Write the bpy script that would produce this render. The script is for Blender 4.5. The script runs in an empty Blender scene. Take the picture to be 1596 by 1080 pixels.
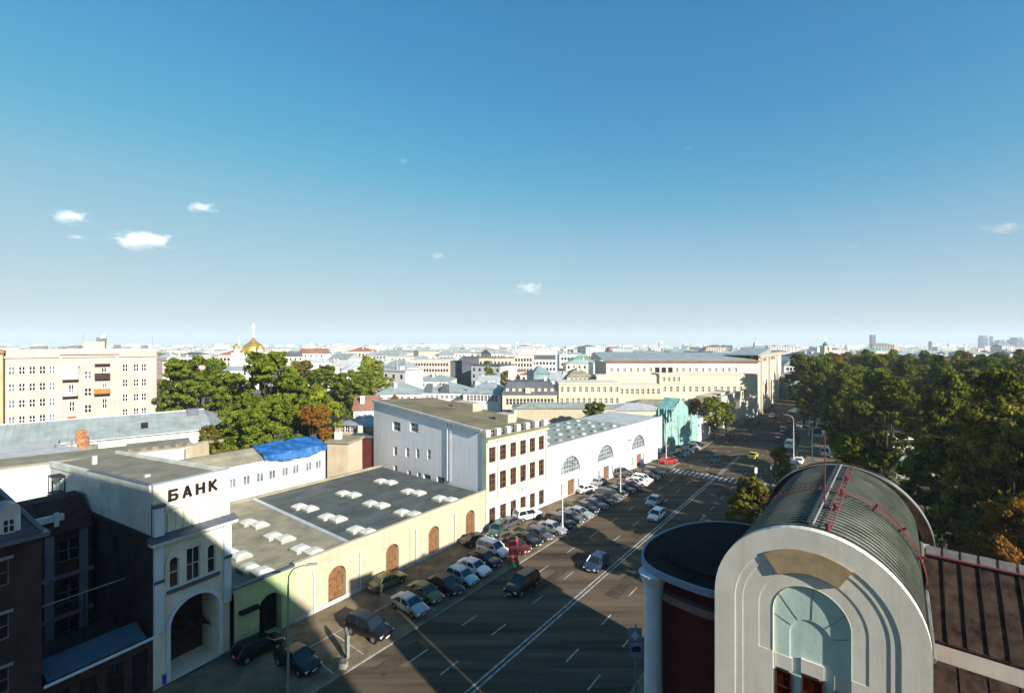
import bpy, math, random
import numpy as np
from mathutils import Vector, Matrix
from math import sin, cos, radians, pi, sqrt, atan2

SC = bpy.context.scene
COL = SC.collection
random.seed(7)
rng = np.random.default_rng(7)

# ------------------------------------------------------------------ camera
HC = 28.0; FPX = 720.0; CX = 798.0; CY = 535.0
cam_d = bpy.data.cameras.new('camera')
cam = bpy.data.objects.new('camera', cam_d); COL.objects.link(cam)
cam.location = (0, 0, HC); cam.rotation_euler = (radians(90), 0, 0)
cam_d.sensor_width = 36.0; cam_d.lens = 36.0 * FPX / 1596.0
cam_d.shift_y = -(540.0 - CY) / 1596.0
cam_d.clip_start = 0.3; cam_d.clip_end = 30000
SC.camera = cam

# ------------------------------------------------------------------ light
SUN_EL = radians(23.5); SUN_AZ = radians(140)          # azimuth of the sun, clockwise from +Y
world = bpy.data.worlds.new('World'); SC.world = world; world.use_nodes = True
wn = world.node_tree; wn.nodes.clear()
sky = wn.nodes.new('ShaderNodeTexSky'); sky.sky_type = 'NISHITA'; sky.sun_disc = False
sky.sun_elevation = SUN_EL; sky.sun_rotation = SUN_AZ
sky.altitude = 150; sky.air_density = 1.0; sky.dust_density = 0.6; sky.ozone_density = 1.6
hsv = wn.nodes.new('ShaderNodeHueSaturation'); hsv.inputs['Hue'].default_value = 0.485
hsv.inputs['Saturation'].default_value = 1.32; hsv.inputs['Value'].default_value = 1.0
bg = wn.nodes.new('ShaderNodeBackground'); bg.inputs['Strength'].default_value = 0.11
wo = wn.nodes.new('ShaderNodeOutputWorld')
s1 = wn.nodes.new('ShaderNodeVectorMath'); s1.operation = 'SCALE'; s1.inputs['Scale'].default_value = 0.1556
s2 = wn.nodes.new('ShaderNodeVectorMath'); s2.operation = 'SCALE'; s2.inputs['Scale'].default_value = 0.655 / 0.1556
cv = wn.nodes.new('ShaderNodeRGBCurve')      # film-like response of the sky colour, the same in every direction
for ci, pts in enumerate((((0, 0), (.10, .068), (.25, .255), (.60, .41), (1, .49)), ((0, 0), (.246, .27), (.5, .465), (1, .60)), ((0, 0), (.2, .27), (.5, .565), (1, .69)))):
    c_ = cv.mapping.curves[ci]; c_.points[0].location = pts[0]; c_.points[1].location = pts[-1]
    for p_ in pts[1:-1]: c_.points.new(*p_)
cv.mapping.update()
wn.links.new(sky.outputs[0], hsv.inputs['Color']); wn.links.new(hsv.outputs[0], s1.inputs[0]); wn.links.new(s1.outputs[0], cv.inputs['Color']); wn.links.new(cv.outputs[0], s2.inputs[0]); wn.links.new(s2.outputs[0], bg.inputs[0]); wn.links.new(bg.outputs[0], wo.inputs[0])
sun_d = bpy.data.lights.new('sun', 'SUN'); sun_d.energy = 5.0; sun_d.angle = radians(0.5); sun_d.color = (1.0, 0.93, 0.80)
sun = bpy.data.objects.new('sun', sun_d); COL.objects.link(sun)
to_sun = Vector((sin(SUN_AZ) * cos(SUN_EL), cos(SUN_AZ) * cos(SUN_EL), sin(SUN_EL)))
sun.rotation_euler = (-to_sun).to_track_quat('-Z', 'Y').to_euler(); sun.location = (60, -80, 90)
SC.view_settings.view_transform = 'Standard'; SC.view_settings.look = 'None'
SC.view_settings.gamma = 1.0; SC.view_settings.exposure = 1.08; SC.view_settings.use_curve_mapping = False
SC.render.engine = 'CYCLES'
SC.cycles.volume_bounces = 2; SC.cycles.max_bounces = 6; SC.cycles.diffuse_bounces = 3
SC.cycles.transparent_max_bounces = 8

# ------------------------------------------------------------------ materials
MATS = {}
def mat(name, col, rough=0.85, var=0.12, scale=0.6, metal=0.0, bump=0.0, bscale=6.0, streak=None, col2=None, spec=0.3):
    """noise-varied principled material; streak=(angle, stretch) stretches the noise along a plan direction"""
    if name in MATS: return MATS[name]
    m = bpy.data.materials.new(name); m.use_nodes = True; MATS[name] = m
    nt = m.node_tree; N = nt.nodes; L = nt.links
    b = N['Principled BSDF']; b.inputs['Roughness'].default_value = rough; b.inputs['Metallic'].default_value = metal
    b.inputs['Specular IOR Level'].default_value = spec
    c2 = col2 if col2 else tuple(max(0, c * (1 - 2.2 * var)) for c in col)
    c1 = col if col2 else tuple(min(1, c * (1 + 0.5 * var)) for c in col)
    if var > 0 or col2:
        geo = N.new('ShaderNodeNewGeometry'); mp = N.new('ShaderNodeMapping'); L.new(geo.outputs['Position'], mp.inputs['Vector'])
        if streak:
            mp.inputs['Rotation'].default_value[2] = streak[0]; mp.inputs['Scale'].default_value = (streak[1], 1, 1)
        no = N.new('ShaderNodeTexNoise'); no.inputs['Scale'].default_value = scale; no.inputs['Detail'].default_value = 5; no.inputs['Roughness'].default_value = 0.62
        L.new(mp.outputs[0], no.inputs['Vector'])
        cr = N.new('ShaderNodeValToRGB'); cr.color_ramp.elements[0].position = 0.32; cr.color_ramp.elements[1].position = 0.62
        cr.color_ramp.elements[0].color = (*c2, 1); cr.color_ramp.elements[1].color = (*c1, 1)
        L.new(no.outputs['Fac'], cr.inputs[0]); L.new(cr.outputs[0], b.inputs['Base Color'])
        if 'plaster' in name or 'render' in name or 'far_' in name or 'complex' in name or 'wall' in name:
            m3 = N.new('ShaderNodeMapping'); L.new(geo.outputs['Position'], m3.inputs['Vector']); m3.inputs['Scale'].default_value = (1, 1, 0.07)
            n3 = N.new('ShaderNodeTexNoise'); n3.inputs['Scale'].default_value = 1.7; n3.inputs['Detail'].default_value = 6; n3.inputs['Roughness'].default_value = 0.7; L.new(m3.outputs[0], n3.inputs['Vector'])
            r3 = N.new('ShaderNodeValToRGB'); r3.color_ramp.elements[0].position = 0.30; r3.color_ramp.elements[1].position = 0.56; r3.color_ramp.elements[0].color = (0.90, 0.88, 0.85, 1); r3.color_ramp.elements[1].color = (1, 1, 1, 1)
            L.new(n3.outputs['Fac'], r3.inputs[0]); mx = N.new('ShaderNodeMix'); mx.data_type = 'RGBA'; mx.blend_type = 'MULTIPLY'; mx.inputs[0].default_value = 1.0
            L.new(cr.outputs[0], mx.inputs[6]); L.new(r3.outputs[0], mx.inputs[7]); L.new(mx.outputs[2], b.inputs['Base Color'])
        if 'felt' in name:
            m3 = N.new('ShaderNodeMapping'); L.new(geo.outputs['Position'], m3.inputs['Vector']); m3.inputs['Rotation'].default_value[2] = -radians(90 - 37.7)
            b3 = N.new('ShaderNodeTexBrick'); b3.inputs['Scale'].default_value = 1.0; b3.inputs['Brick Width'].default_value = 9.0; b3.inputs['Row Height'].default_value = 1.05; b3.inputs['Mortar Size'].default_value = 0.03
            b3.inputs['Color1'].default_value = (1, 1, 1, 1); b3.inputs['Color2'].default_value = (0.84, 0.84, 0.84, 1); b3.inputs['Mortar'].default_value = (0.68, 0.68, 0.68, 1); L.new(m3.outputs[0], b3.inputs['Vector'])
            mx = N.new('ShaderNodeMix'); mx.data_type = 'RGBA'; mx.blend_type = 'MULTIPLY'; mx.inputs[0].default_value = 1.0
            L.new(cr.outputs[0], mx.inputs[6]); L.new(b3.outputs['Color'], mx.inputs[7]); L.new(mx.outputs[2], b.inputs['Base Color'])
        if bump > 0:
            n2 = N.new('ShaderNodeTexNoise'); n2.inputs['Scale'].default_value = bscale; n2.inputs['Detail'].default_value = 4
            L.new(geo.outputs['Position'], n2.inputs['Vector'])
            bp = N.new('ShaderNodeBump'); bp.inputs['Strength'].default_value = bump; bp.inputs['Distance'].default_value = 0.05
            L.new(n2.outputs['Fac'], bp.inputs['Height']); L.new(bp.outputs[0], b.inputs['Normal'])
    else:
        b.inputs['Base Color'].default_value = (*col, 1)
    return m

def leafmat(name, c1, c2, trans=0.22):
    if name in MATS: return MATS[name]
    m = bpy.data.materials.new(name); m.use_nodes = True; MATS[name] = m
    nt = m.node_tree; N = nt.nodes; L = nt.links; N.clear()
    out = N.new('ShaderNodeOutputMaterial'); mix = N.new('ShaderNodeMixShader'); mix.inputs[0].default_value = trans
    d = N.new('ShaderNodeBsdfDiffuse'); t = N.new('ShaderNodeBsdfTranslucent')
    geo = N.new('ShaderNodeNewGeometry'); no = N.new('ShaderNodeTexNoise'); no.inputs['Scale'].default_value = 0.55; no.inputs['Detail'].default_value = 4
    L.new(geo.outputs['Position'], no.inputs['Vector'])
    ri = N.new('ShaderNodeMath'); ri.operation = 'MULTIPLY_ADD'; ri.inputs[1].default_value = 0.35; ri.inputs[2].default_value = -0.17
    L.new(geo.outputs['Random Per Island'], ri.inputs[0])
    ad = N.new('ShaderNodeMath'); ad.operation = 'ADD'; L.new(no.outputs['Fac'], ad.inputs[0]); L.new(ri.outputs[0], ad.inputs[1])
    cr = N.new('ShaderNodeValToRGB'); cr.color_ramp.elements[0].position = 0.3; cr.color_ramp.elements[1].position = 0.72
    cr.color_ramp.elements[0].color = (*c1, 1); cr.color_ramp.elements[1].color = (*c2, 1)
    L.new(ad.outputs[0], cr.inputs[0]); L.new(cr.outputs[0], d.inputs[0]); L.new(cr.outputs[0], t.inputs[0])
    L.new(d.outputs[0], mix.inputs[1]); L.new(t.outputs[0], mix.inputs[2]); L.new(mix.outputs[0], out.inputs[0])
    return m

STREET_ROT = radians(37.7)
M_asphalt = mat('asphalt', (0.118, 0.090, 0.064), 1.0, 0.26, 0.55, bump=0.15, bscale=14, streak=(-radians(90 - 37.7), 0.06), spec=0.0)
M_lot = mat('lot_paving', (0.19, 0.15, 0.10), 1.0, 0.2, 0.5, bump=0.2, bscale=10, spec=0.0)
M_paint = mat('road_paint', (0.40, 0.39, 0.37), 0.7, 0.3, 1.8)
M_ground = mat('city_ground', (0.10, 0.095, 0.085), 0.95, 0.3, 0.03)
M_kerb = mat('kerb_stone', (0.22, 0.20, 0.17), 0.9, 0.2, 1.5)
M_cream = mat('cream_plaster', (0.46, 0.385, 0.285), 0.9, 0.06, 0.5, bump=0.15)
M_shadegreen = mat('shade_green_plaster', (0.36, 0.47, 0.24), 0.9, 0.10, 0.5, bump=0.15)  # green stands in for the pale wall's tint in shade
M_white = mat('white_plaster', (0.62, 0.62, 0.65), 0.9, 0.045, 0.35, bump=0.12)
M_white2 = mat('old_white_plaster', (0.52, 0.54, 0.53), 0.9, 0.10, 0.45, bump=0.15)
M_bank = mat('bank_plaster', (0.64, 0.64, 0.54), 0.9, 0.09, 0.6, bump=0.15)
M_bankside = mat('bank_side_plaster', (0.60, 0.60, 0.56), 0.9, 0.10, 0.5, bump=0.2)
M_whitelit = mat('sunlit_white_plaster', (0.80, 0.80, 0.82), 0.9, 0.02, 0.35, bump=0.1)  # same white as the front, brightened to stand in for grazing sun
M_wframe = mat('dark_brown_frame', (0.12, 0.06, 0.035), 0.7, 0.15, 3.0)
M_trim = mat('pale_green_trim', (0.40, 0.475, 0.34), 0.85, 0.08, 0.8)
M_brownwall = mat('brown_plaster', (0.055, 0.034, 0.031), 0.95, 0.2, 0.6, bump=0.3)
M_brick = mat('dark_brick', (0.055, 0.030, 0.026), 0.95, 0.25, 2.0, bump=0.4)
M_pink = mat('pink_plaster', (0.47, 0.37, 0.335), 0.9, 0.07, 0.25)
M_tan = mat('tan_wall', (0.50, 0.38, 0.24), 0.9, 0.1, 0.3)
M_roofdark = mat('dark_roof_felt', (0.085, 0.10, 0.10), 0.85, 0.18, 0.35, bump=0.2, spec=0.3)
M_rooftan = mat('tan_roof_felt', (0.29, 0.265, 0.19), 0.9, 0.16, 0.5, bump=0.2)
M_roofolive = mat('olive_roof_felt', (0.20, 0.17, 0.105), 0.9, 0.2, 0.22, bump=0.2)
M_roofbrown = mat('grey_brown_roof', (0.22, 0.205, 0.155), 0.9, 0.16, 0.5, bump=0.2)
M_rooftin = mat('blue_grey_tin', (0.31, 0.355, 0.36), 0.55, 0.14, 0.5, metal=0.25, spec=0.5)
M_tinlight = mat('light_tin', (0.47, 0.49, 0.50), 0.5, 0.12, 0.6, metal=0.2, spec=0.5)
M_roofgrn = mat('grey_green_roof', (0.25, 0.29, 0.26), 0.8, 0.15, 0.3)
M_bluetin = mat('blue_tin', (0.10, 0.112, 0.15), 0.5, 0.12, 1.0, metal=0.2, spec=0.5)
M_lilac = mat('violet_grey_tin', (0.075, 0.065, 0.09), 0.6, 0.15, 1.0, metal=0.1)
M_wood = mat('brown_door_wood', (0.19, 0.095, 0.042), 0.7, 0.25, 3.0)
M_wdark = mat('brown_window_glass', (0.055, 0.026, 0.015), 0.22, 0.45, 1.3, spec=0.6)
M_glass = mat('dark_glass', (0.018, 0.018, 0.020), 0.08, 0.0, spec=0.7)
M_glassl = mat('grey_glass', (0.13, 0.17, 0.18), 0.15, 0.3, 1.1, spec=0.7)
M_dark = mat('near_black', (0.012, 0.008, 0.01), 0.9, 0.0)
M_sky_l = mat('skylight_plastic', (0.55, 0.56, 0.50), 0.35, 0.1, 2.0, spec=0.5)
M_sky_f = mat('skylight_frame', (0.36, 0.35, 0.30), 0.6, 0.1, 2.0)
M_tarp = mat('blue_tarp', (0.012, 0.105, 0.33), 0.6, 0.3, 1.2, bump=0.4, bscale=2.5, spec=0.5)
M_net = mat('teal_netting', (0.27, 0.47, 0.43), 0.9, 0.25, 0.9, streak=(0, 4.0))
M_grey = mat('grey_metal', (0.28, 0.29, 0.30), 0.5, 0.06, 3.0, metal=0.4)
M_lampw = mat('pale_lamp_paint', (0.55, 0.56, 0.56), 0.5, 0.05, 3.0)
M_black = mat('black_metal', (0.02, 0.02, 0.022), 0.5, 0.0)
M_letter = mat('sign_letter_black', (0.015, 0.008, 0.008), 0.5, 0.0)
M_red = mat('red_panel', (0.60, 0.035, 0.04), 0.5, 0.12, 3.0)
M_redpipe = mat('red_paint', (0.16, 0.03, 0.034), 0.6, 0.12, 3.0)
M_signw = mat('sign_white', (0.75, 0.72, 0.70), 0.5, 0.05)
M_signg = mat('sign_green', (0.04, 0.16, 0.06), 0.6, 0.1)
M_bullet = mat('warm_grey_render', (0.66, 0.625, 0.56), 0.9, 0.05, 0.6, bump=0.10, bscale=18)
M_bulteal = mat('pale_teal_render', (0.52, 0.66, 0.60), 0.85, 0.05, 0.6, bump=0.12)
M_sector = mat('beige_louvre', (0.36, 0.27, 0.16), 0.8, 0.1, 2.0)
M_copper = mat('green_copper', (0.20, 0.215, 0.185), 0.75, 0.3, 0.7, metal=0.05, spec=0.5)
M_cseam = mat('copper_seam', (0.145, 0.158, 0.135), 0.55, 0.2, 0.8, metal=0.3, spec=0.5)
M_rust = mat('brown_copper', (0.048, 0.029, 0.022), 0.8, 0.4, 1.6, metal=0.0, spec=0.15)
M_rustseam = mat('brown_seam', (0.03, 0.022, 0.02), 0.6, 0.2, 1.0, metal=0.3)
M_dimrim = mat('dim_blue_trim', (0.22, 0.26, 0.33), 0.85, 0.06, 1.0)
M_column = mat('pale_column', (0.52, 0.60, 0.66), 0.8, 0.05, 1.0)
M_maroon = mat('maroon_wall', (0.08, 0.012, 0.010), 0.9, 0.15, 0.7)
M_bark = mat('bark', (0.07, 0.05, 0.035), 0.95, 0.3, 3.0)
M_gold = mat('gold_leaf', (0.80, 0.52, 0.12), 0.42, 0.0, metal=0.85)
M_path = mat('pale_path', (0.42, 0.39, 0.34), 0.9, 0.15, 0.5)
L_green = leafmat('leaf_green', (0.018, 0.036, 0.006), (0.20, 0.25, 0.022))
L_dark = leafmat('leaf_dark', (0.020, 0.024, 0.006), (0.155, 0.18, 0.02))
L_olive = leafmat('leaf_olive', (0.035, 0.030, 0.01), (0.22, 0.205, 0.03))
L_yel = leafmat('leaf_yellow_green', (0.06, 0.085, 0.01), (0.31, 0.34, 0.03))
L_aut = leafmat('leaf_autumn', (0.10, 0.045, 0.008), (0.30, 0.15, 0.03))

# ------------------------------------------------------------------ helpers
def U(px): return (px - CX) / FPX
def G(px, py, h=0.0):
    Y = FPX * (HC - h) / (py - CY); return Vector((U(px) * Y, Y, h))
def Z(py, Y): return HC - (py - CY) / FPX * Y
def tag(o, label=None, cat=None, group=None, kind=None):
    if label: o['label'] = label
    if cat: o['category'] = cat
    if group: o['group'] = group
    if kind: o['kind'] = kind
    return o
def empty(name, loc, label, cat, group=None, rz=0.0):
    o = bpy.data.objects.new(name, None); COL.objects.link(o); o.location = loc; o.rotation_euler = (0, 0, rz)
    o.empty_display_size = 0.5
    return tag(o, label, cat, group)
def link(name, me, parent=None, world=True):
    o = bpy.data.objects.new(name, me); COL.objects.link(o)
    if parent is not None:
        o.parent = parent
        if world: o.matrix_parent_inverse = inv_of(parent)
    return o
def mat_of(p):
    M = Matrix.Translation(p.location) @ p.rotation_euler.to_matrix().to_4x4() @ Matrix.Diagonal((*p.scale, 1))
    if p.parent is not None: M = mat_of(p.parent) @ p.matrix_parent_inverse @ M
    return M
def inv_of(p): return mat_of(p).inverted()
def copy_tree(o, parent=None):
    c = o.copy(); COL.objects.link(c); c.parent = parent
    if parent is not None: c.matrix_parent_inverse = o.matrix_parent_inverse.copy()
    for ch in KIDS.get(o.name, []): copy_tree(ch, c)
    return c
KIDS = {}
def kids(root):
    def rec(o):
        KIDS[o.name] = [c for c in root_objs if c.parent == o]
        for c in KIDS[o.name]: rec(c)
    root_objs = [o for o in bpy.data.objects]
    rec(root)

class MB:
    def __init__(s): s.v = []; s.f = []; s.mi = []; s.cur = 0
    def poly(s, pts):
        i = len(s.v); s.v += [tuple(p) for p in pts]; s.f.append(tuple(range(i, i + len(pts)))); s.mi.append(s.cur)
    def hexa(s, p):   # p: 4 bottom, 4 top
        i = len(s.v); s.v += [tuple(q) for q in p]
        for f in ((3, 2, 1, 0), (4, 5, 6, 7), (0, 1, 5, 4), (1, 2, 6, 5), (2, 3, 7, 6), (3, 0, 4, 7)):
            s.f.append(tuple(i + k for k in f)); s.mi.append(s.cur)
    def box(s, x0, x1, y0, y1, z0, z1):
        s.hexa([(x0, y0, z0), (x1, y0, z0), (x1, y1, z0), (x0, y1, z0), (x0, y0, z1), (x1, y0, z1), (x1, y1, z1), (x0, y1, z1)])
    def prism(s, poly, z0, z1, top=True, bot=True):
        n = len(poly); i = len(s.v)
        zz0 = z0 if hasattr(z0, '__len__') else [z0] * n; zz1 = z1 if hasattr(z1, '__len__') else [z1] * n
        s.v += [(p[0], p[1], zz0[k]) for k, p in enumerate(poly)] + [(p[0], p[1], zz1[k]) for k, p in enumerate(poly)]
        for k in range(n):
            j = (k + 1) % n; s.f.append((i + k, i + j, i + n + j, i + n + k)); s.mi.append(s.cur)
        if top: s.f.append(tuple(i + n + k for k in range(n))); s.mi.append(s.cur)
        if bot: s.f.append(tuple(i + k for k in reversed(range(n)))); s.mi.append(s.cur)
    def tube(s, path, r, n=8, cap=True):
        path = [Vector(p) for p in path]; rr = r if hasattr(r, '__len__') else [r] * len(path)
        i = len(s.v)
        for k, p in enumerate(path):
            a = path[max(k - 1, 0)]; b = path[min(k + 1, len(path) - 1)]; t = (b - a).normalized()
            u = t.cross(Vector((0, 0, 1)));
            if u.length < 1e-3: u = Vector((1, 0, 0))
            u.normalize(); w = t.cross(u)
            for q in range(n):
                an = 2 * pi * q / n; s.v.append(tuple(p + (u * cos(an) + w * sin(an)) * rr[k]))
        for k in range(len(path) - 1):
            for q in range(n):
                a = i + k * n + q; b = i + k * n + (q + 1) % n
                s.f.append((a, b, b + n, a + n)); s.mi.append(s.cur)
        if cap:
            s.f.append(tuple(i + q for q in reversed(range(n)))); s.mi.append(s.cur)
            s.f.append(tuple(i + (len(path) - 1) * n + q for q in range(n))); s.mi.append(s.cur)
    def mesh(s, name, mats, smooth=False):
        me = bpy.data.meshes.new(name); me.from_pydata(s.v, [], s.f)
        if not isinstance(mats, (list, tuple)): mats = [mats]
        for m in mats: me.materials.append(m)
        if len(mats) > 1: me.polygons.foreach_set('material_index', s.mi)
        if smooth: me.polygons.foreach_set('use_smooth', [True] * len(s.f))
        me.update(); return me
    def build(s, name, mats, parent=None, smooth=False, world=True):
        return link(name, s.mesh(name, mats, smooth), parent, world)

class Fr:
    """plan frame: a runs along azimuth th, b is outward (to the right of a)"""
    def __init__(s, x, y, deg):
        t = radians(deg); s.o = Vector((x, y)); s.d = Vector((sin(t), cos(t))); s.n = Vector((cos(t), -sin(t)))
        s.rz = atan2(s.d.y, s.d.x)
    def p(s, a, b=0, z=0): q = s.o + s.d * a + s.n * b; return Vector((q.x, q.y, z))
    def a_at(s, px, b=0):
        u = U(px); q = s.o + s.n * b; return (u * q.y - q.x) / (s.d.x - u * s.d.y)
    def b_at(s, px, a=0):
        u = U(px); q = s.o + s.d * a; return (u * q.y - q.x) / (s.n.x - u * s.n.y)
    def z_at(s, a, b, py): return Z(py, s.p(a, b).y)
    def box(s, mb, a0, a1, b0, b1, z0, z1):
        mb.hexa([s.p(a0, b0, z0), s.p(a1, b0, z0), s.p(a1, b1, z0), s.p(a0, b1, z0), s.p(a0, b0, z1), s.p(a1, b0, z1), s.p(a1, b1, z1), s.p(a0, b1, z1)])
    def side(s, a):   # frame of the face at a=const facing backwards (-d); its a' runs from the rear to the front
        f = Fr(0, 0, 0); f.o = s.o + s.d * a; f.d = s.n.copy(); f.n = -s.d; f.rz = atan2(f.d.y, f.d.x); return f

def wall_open(mb, fr, a0, a1, z0, z1, b, ops, depth=0.25, seg=12):
    """wall face on plane b with recessed openings; ops = (a0,a1,z0,z1,arch)"""
    A = sorted({a0, a1, *[o[0] for o in ops], *[o[1] for o in ops]}); Zs = sorted({z0, z1, *[o[2] for o in ops], *[o[3] for o in ops]})
    for i in range(len(A) - 1):
        for j in range(len(Zs) - 1):
            ca = (A[i] + A[i + 1]) / 2; cz = (Zs[j] + Zs[j + 1]) / 2
            if any(o[0] < ca < o[1] and o[2] < cz < o[3] for o in ops): continue
            mb.poly([fr.p(A[i], b, Zs[j]), fr.p(A[i + 1], b, Zs[j]), fr.p(A[i + 1], b, Zs[j + 1]), fr.p(A[i], b, Zs[j + 1])])
    for o in ops:
        x0, x1, y0, y1 = o[:4]; arch = len(o) > 4 and o[4]; dd = o[5] if len(o) > 5 else depth
        r = (x1 - x0) / 2; cx = (x0 + x1) / 2
        if arch:
            r2 = min(r, y1 - y0); zs = y1 - r2
            pts = [(cx - r * cos(pi * k / seg), zs + r2 * sin(pi * k / seg)) for k in range(seg + 1)]
            for k in range(seg):
                p, q = pts[k], pts[k + 1]
                mb.poly([fr.p(p[0], b, p[1]), fr.p(q[0], b, q[1]), fr.p(q[0], b, y1), fr.p(p[0], b, y1)])
            loop = [(x0, y0)] + pts + [(x1, y0)]
            if abs(zs - y0) < 1e-4: loop = pts
        else: loop = [(x0, y0), (x0, y1), (x1, y1), (x1, y0)]
        n = len(loop)
        for k in range(n):
            p, q = loop[k], loop[(k + 1) % n]
            mb.poly([fr.p(p[0], b, p[1]), fr.p(p[0], b - dd, p[1]), fr.p(q[0], b - dd, q[1]), fr.p(q[0], b, q[1])])

WMESH = {}
def arch_poly(w, h, arch, seg=12, k=1.0):
    r = w / 2
    if not arch: return [(-r, 0), (r, 0), (r, h), (-r, h)]
    r2 = min(r, h); zs = h - r2
    pts = [(r * cos(pi * i / seg), zs + r2 * sin(pi * i / seg)) for i in range(seg + 1)]
    return ([(-r, 0), (r, 0)] if zs > 1e-4 else []) + pts
def window_mesh(w, h, arch, nv, nh, fm, gm, fw=0.07, seg=12):
    """glazed window: pane with frame and nv x nh mullions; local x along wall, +y inward, z up, origin at sill centre"""
    key = (round(w, 2), round(h, 2), arch, nv, nh, fm.name, gm.name, fw)
    if key in WMESH: return WMESH[key]
    mb = MB(); pl = arch_poly(w, h, arch, seg)
    mb.cur = 1; mb.poly([(x, 0.0, z) for x, z in pl])
    mb.cur = 0; c = (0, h / 2)
    n = len(pl)
    inn = [(c[0] + (x - c[0]) * (1 - 2 * fw / w), c[1] + (z - c[1]) * (1 - 2 * fw / h)) for x, z in pl]
    for k in range(n):
        j = (k + 1) % n; p, q, pi_, qi = pl[k], pl[j], inn[k], inn[j]
        mb.poly([(p[0], -0.05, p[1]), (q[0], -0.05, q[1]), (qi[0], -0.05, qi[1]), (pi_[0], -0.05, pi_[1])])
        mb.poly([(pi_[0], -0.05, pi_[1]), (qi[0], -0.05, qi[1]), (qi[0], 0.0, qi[1]), (pi_[0], 0.0, pi_[1])])
    r = w / 2
    for k in range(1, nv + 1):
        x = -r + w * k / (nv + 1); zt = h - 0.02
        if arch: r2 = min(r, h); zt = h - r2 + r2 * sqrt(max(0, 1 - (x / r) ** 2)) - 0.02
        mb.box(x - fw / 2, x + fw / 2, -0.04, -0.003, 0.02, zt)
    for k in range(1, nh + 1):
        z = h * k / (nh + 1); hw = r - 0.02
        if arch:
            r2 = min(r, h); zs = h - r2
            if z > zs: hw = r * sqrt(max(0, 1 - ((z - zs) / r2) ** 2)) - 0.02
        mb.box(-hw, hw, -0.037, -0.002, z - fw / 2, z + fw / 2)
    WMESH[key] = mb.mesh('window', [fm, gm]); return WMESH[key]
def put_window(parent, fr, a0, a1, z0, z1, b, arch=False, nv=1, nh=1, fm=None, gm=None, name='window', fw=0.07, seg=12):
    me = window_mesh(a1 - a0, z1 - z0, arch, nv, nh, fm or M_signw, gm or M_glass, fw, seg)
    o = link(name, me, parent); q = fr.p((a0 + a1) / 2, b, z0); o.location = q; o.rotation_euler = (0, 0, fr.rz); return o
def SN(s, n, z=0): return Vector((s * 0.6115 + n * 0.791, s * 0.791 - n * 0.6115, z))
def part_box(name, fr, a0, a1, b0, b1, z0, z1, m, parent):
    mb = MB(); fr.box(mb, a0, a1, b0, b1, z0, z1); return mb.build(name, m, parent)
# ================================================================== ground, road, markings
def sheet(name, pts, z, m, kind='structure'):
    mb = MB(); mb.poly([(p[0], p[1], z) for p in pts]); return tag(mb.build(name, m), kind=kind)
def gz(y): return -22.0 * min(1.0, max(0.0, (y - 450.0) / 900.0))      # the city beyond sinks into a shallow valley
mb = MB(); ys_ = [-600, 450, 675, 900, 1125, 1350, 9000]
for k in range(6): mb.poly([(-9000, ys_[k], gz(ys_[k]) - 0.02), (9000, ys_[k], gz(ys_[k]) - 0.02), (9000, ys_[k + 1], gz(ys_[k + 1]) - 0.02), (-9000, ys_[k + 1], gz(ys_[k + 1]) - 0.02)])
tag(mb.build('ground', M_ground), kind='structure')
def strip(s0, s1, n0, n1): return [SN(s0, n0), SN(s1, n0), SN(s1, n1), SN(s0, n1)]
NK = -35.3; NR = -15.0; NCEN = -25.4
sheet('road', strip(-60, 420, NK, NR), 0.0, M_asphalt)
mbk = MB(); mbk.prism([tuple(SN(*q)[:2]) for q in ((-60, -45.35), (330, -45.35), (330, NK), (-60, NK))], -0.015, 0.12); tag(mbk.build('pavement', M_lot), kind='structure')
mbk = MB(); mbk.prism([tuple(SN(*q)[:2]) for q in ((-60, NR), (330, NR), (330, -6.5), (-60, -6.5))], -0.015, 0.12); tag(mbk.build('pavement', M_lot), kind='structure')
for n0 in (NK, NR):
    mbk = MB(); a, b = (n0 + 0.003, n0 + 0.16) if n0 == NK else (n0 - 0.16, n0 - 0.003)
    mbk.prism([tuple(SN(*q)[:2]) for q in ((-60, a), (330, a), (330, b), (-60, b))], -0.01, 0.135); tag(mbk.build('kerb', M_kerb), kind='structure')
def marks(name, quads, z=0.006):
    mb = MB()
    for q in quads: mb.poly([(p[0], p[1], z) for p in q])
    return tag(mb.build(name, M_paint), kind='structure')
marks('centre_line_markings', [strip(-40, 125, NCEN - 0.32, NCEN - 0.14), strip(-40, 125, NCEN + 0.14, NCEN + 0.32)])
dash = []
for n0 in (-32.0, -28.7, -21.1, -18.0):
    s = -20.3 + (n0 % 1) * 2
    while s < 190:
        if not 97 < s < 107: dash.append(strip(s, s + 2.2, n0 - 0.07, n0 + 0.07))
        s += 6.7
marks('lane_markings', dash)
zeb = [strip(100.3, 104.3, n0, n0 + 0.5) for n0 in np.arange(-34.6, -15.6, 1.0)]
marks('crosswalk_markings', zeb, 0.010)
bays = [strip(s, s + 0.12, -40.6, NK - 0.6) for s in (21.6, 24.6, 27.6, 33.3, 36.3)] + [strip(18.5, 36.3, -40.75, -40.63)]
marks('parking_bay_markings', bays, 0.126)
# park floor
sheet('park_lawn', [tuple(SN(*q)) for q in ((-60, -6.5), (330, -6.5), (330, 170), (-60, 170))], -0.005, mat('park_soil', (0.055, 0.05, 0.025), 0.95, 0.4, 0.3))
sheet('park_path', [G(1396, 745), G(1408, 690), G(1475, 688), G(1470, 750)], 0.0, M_path)

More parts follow.
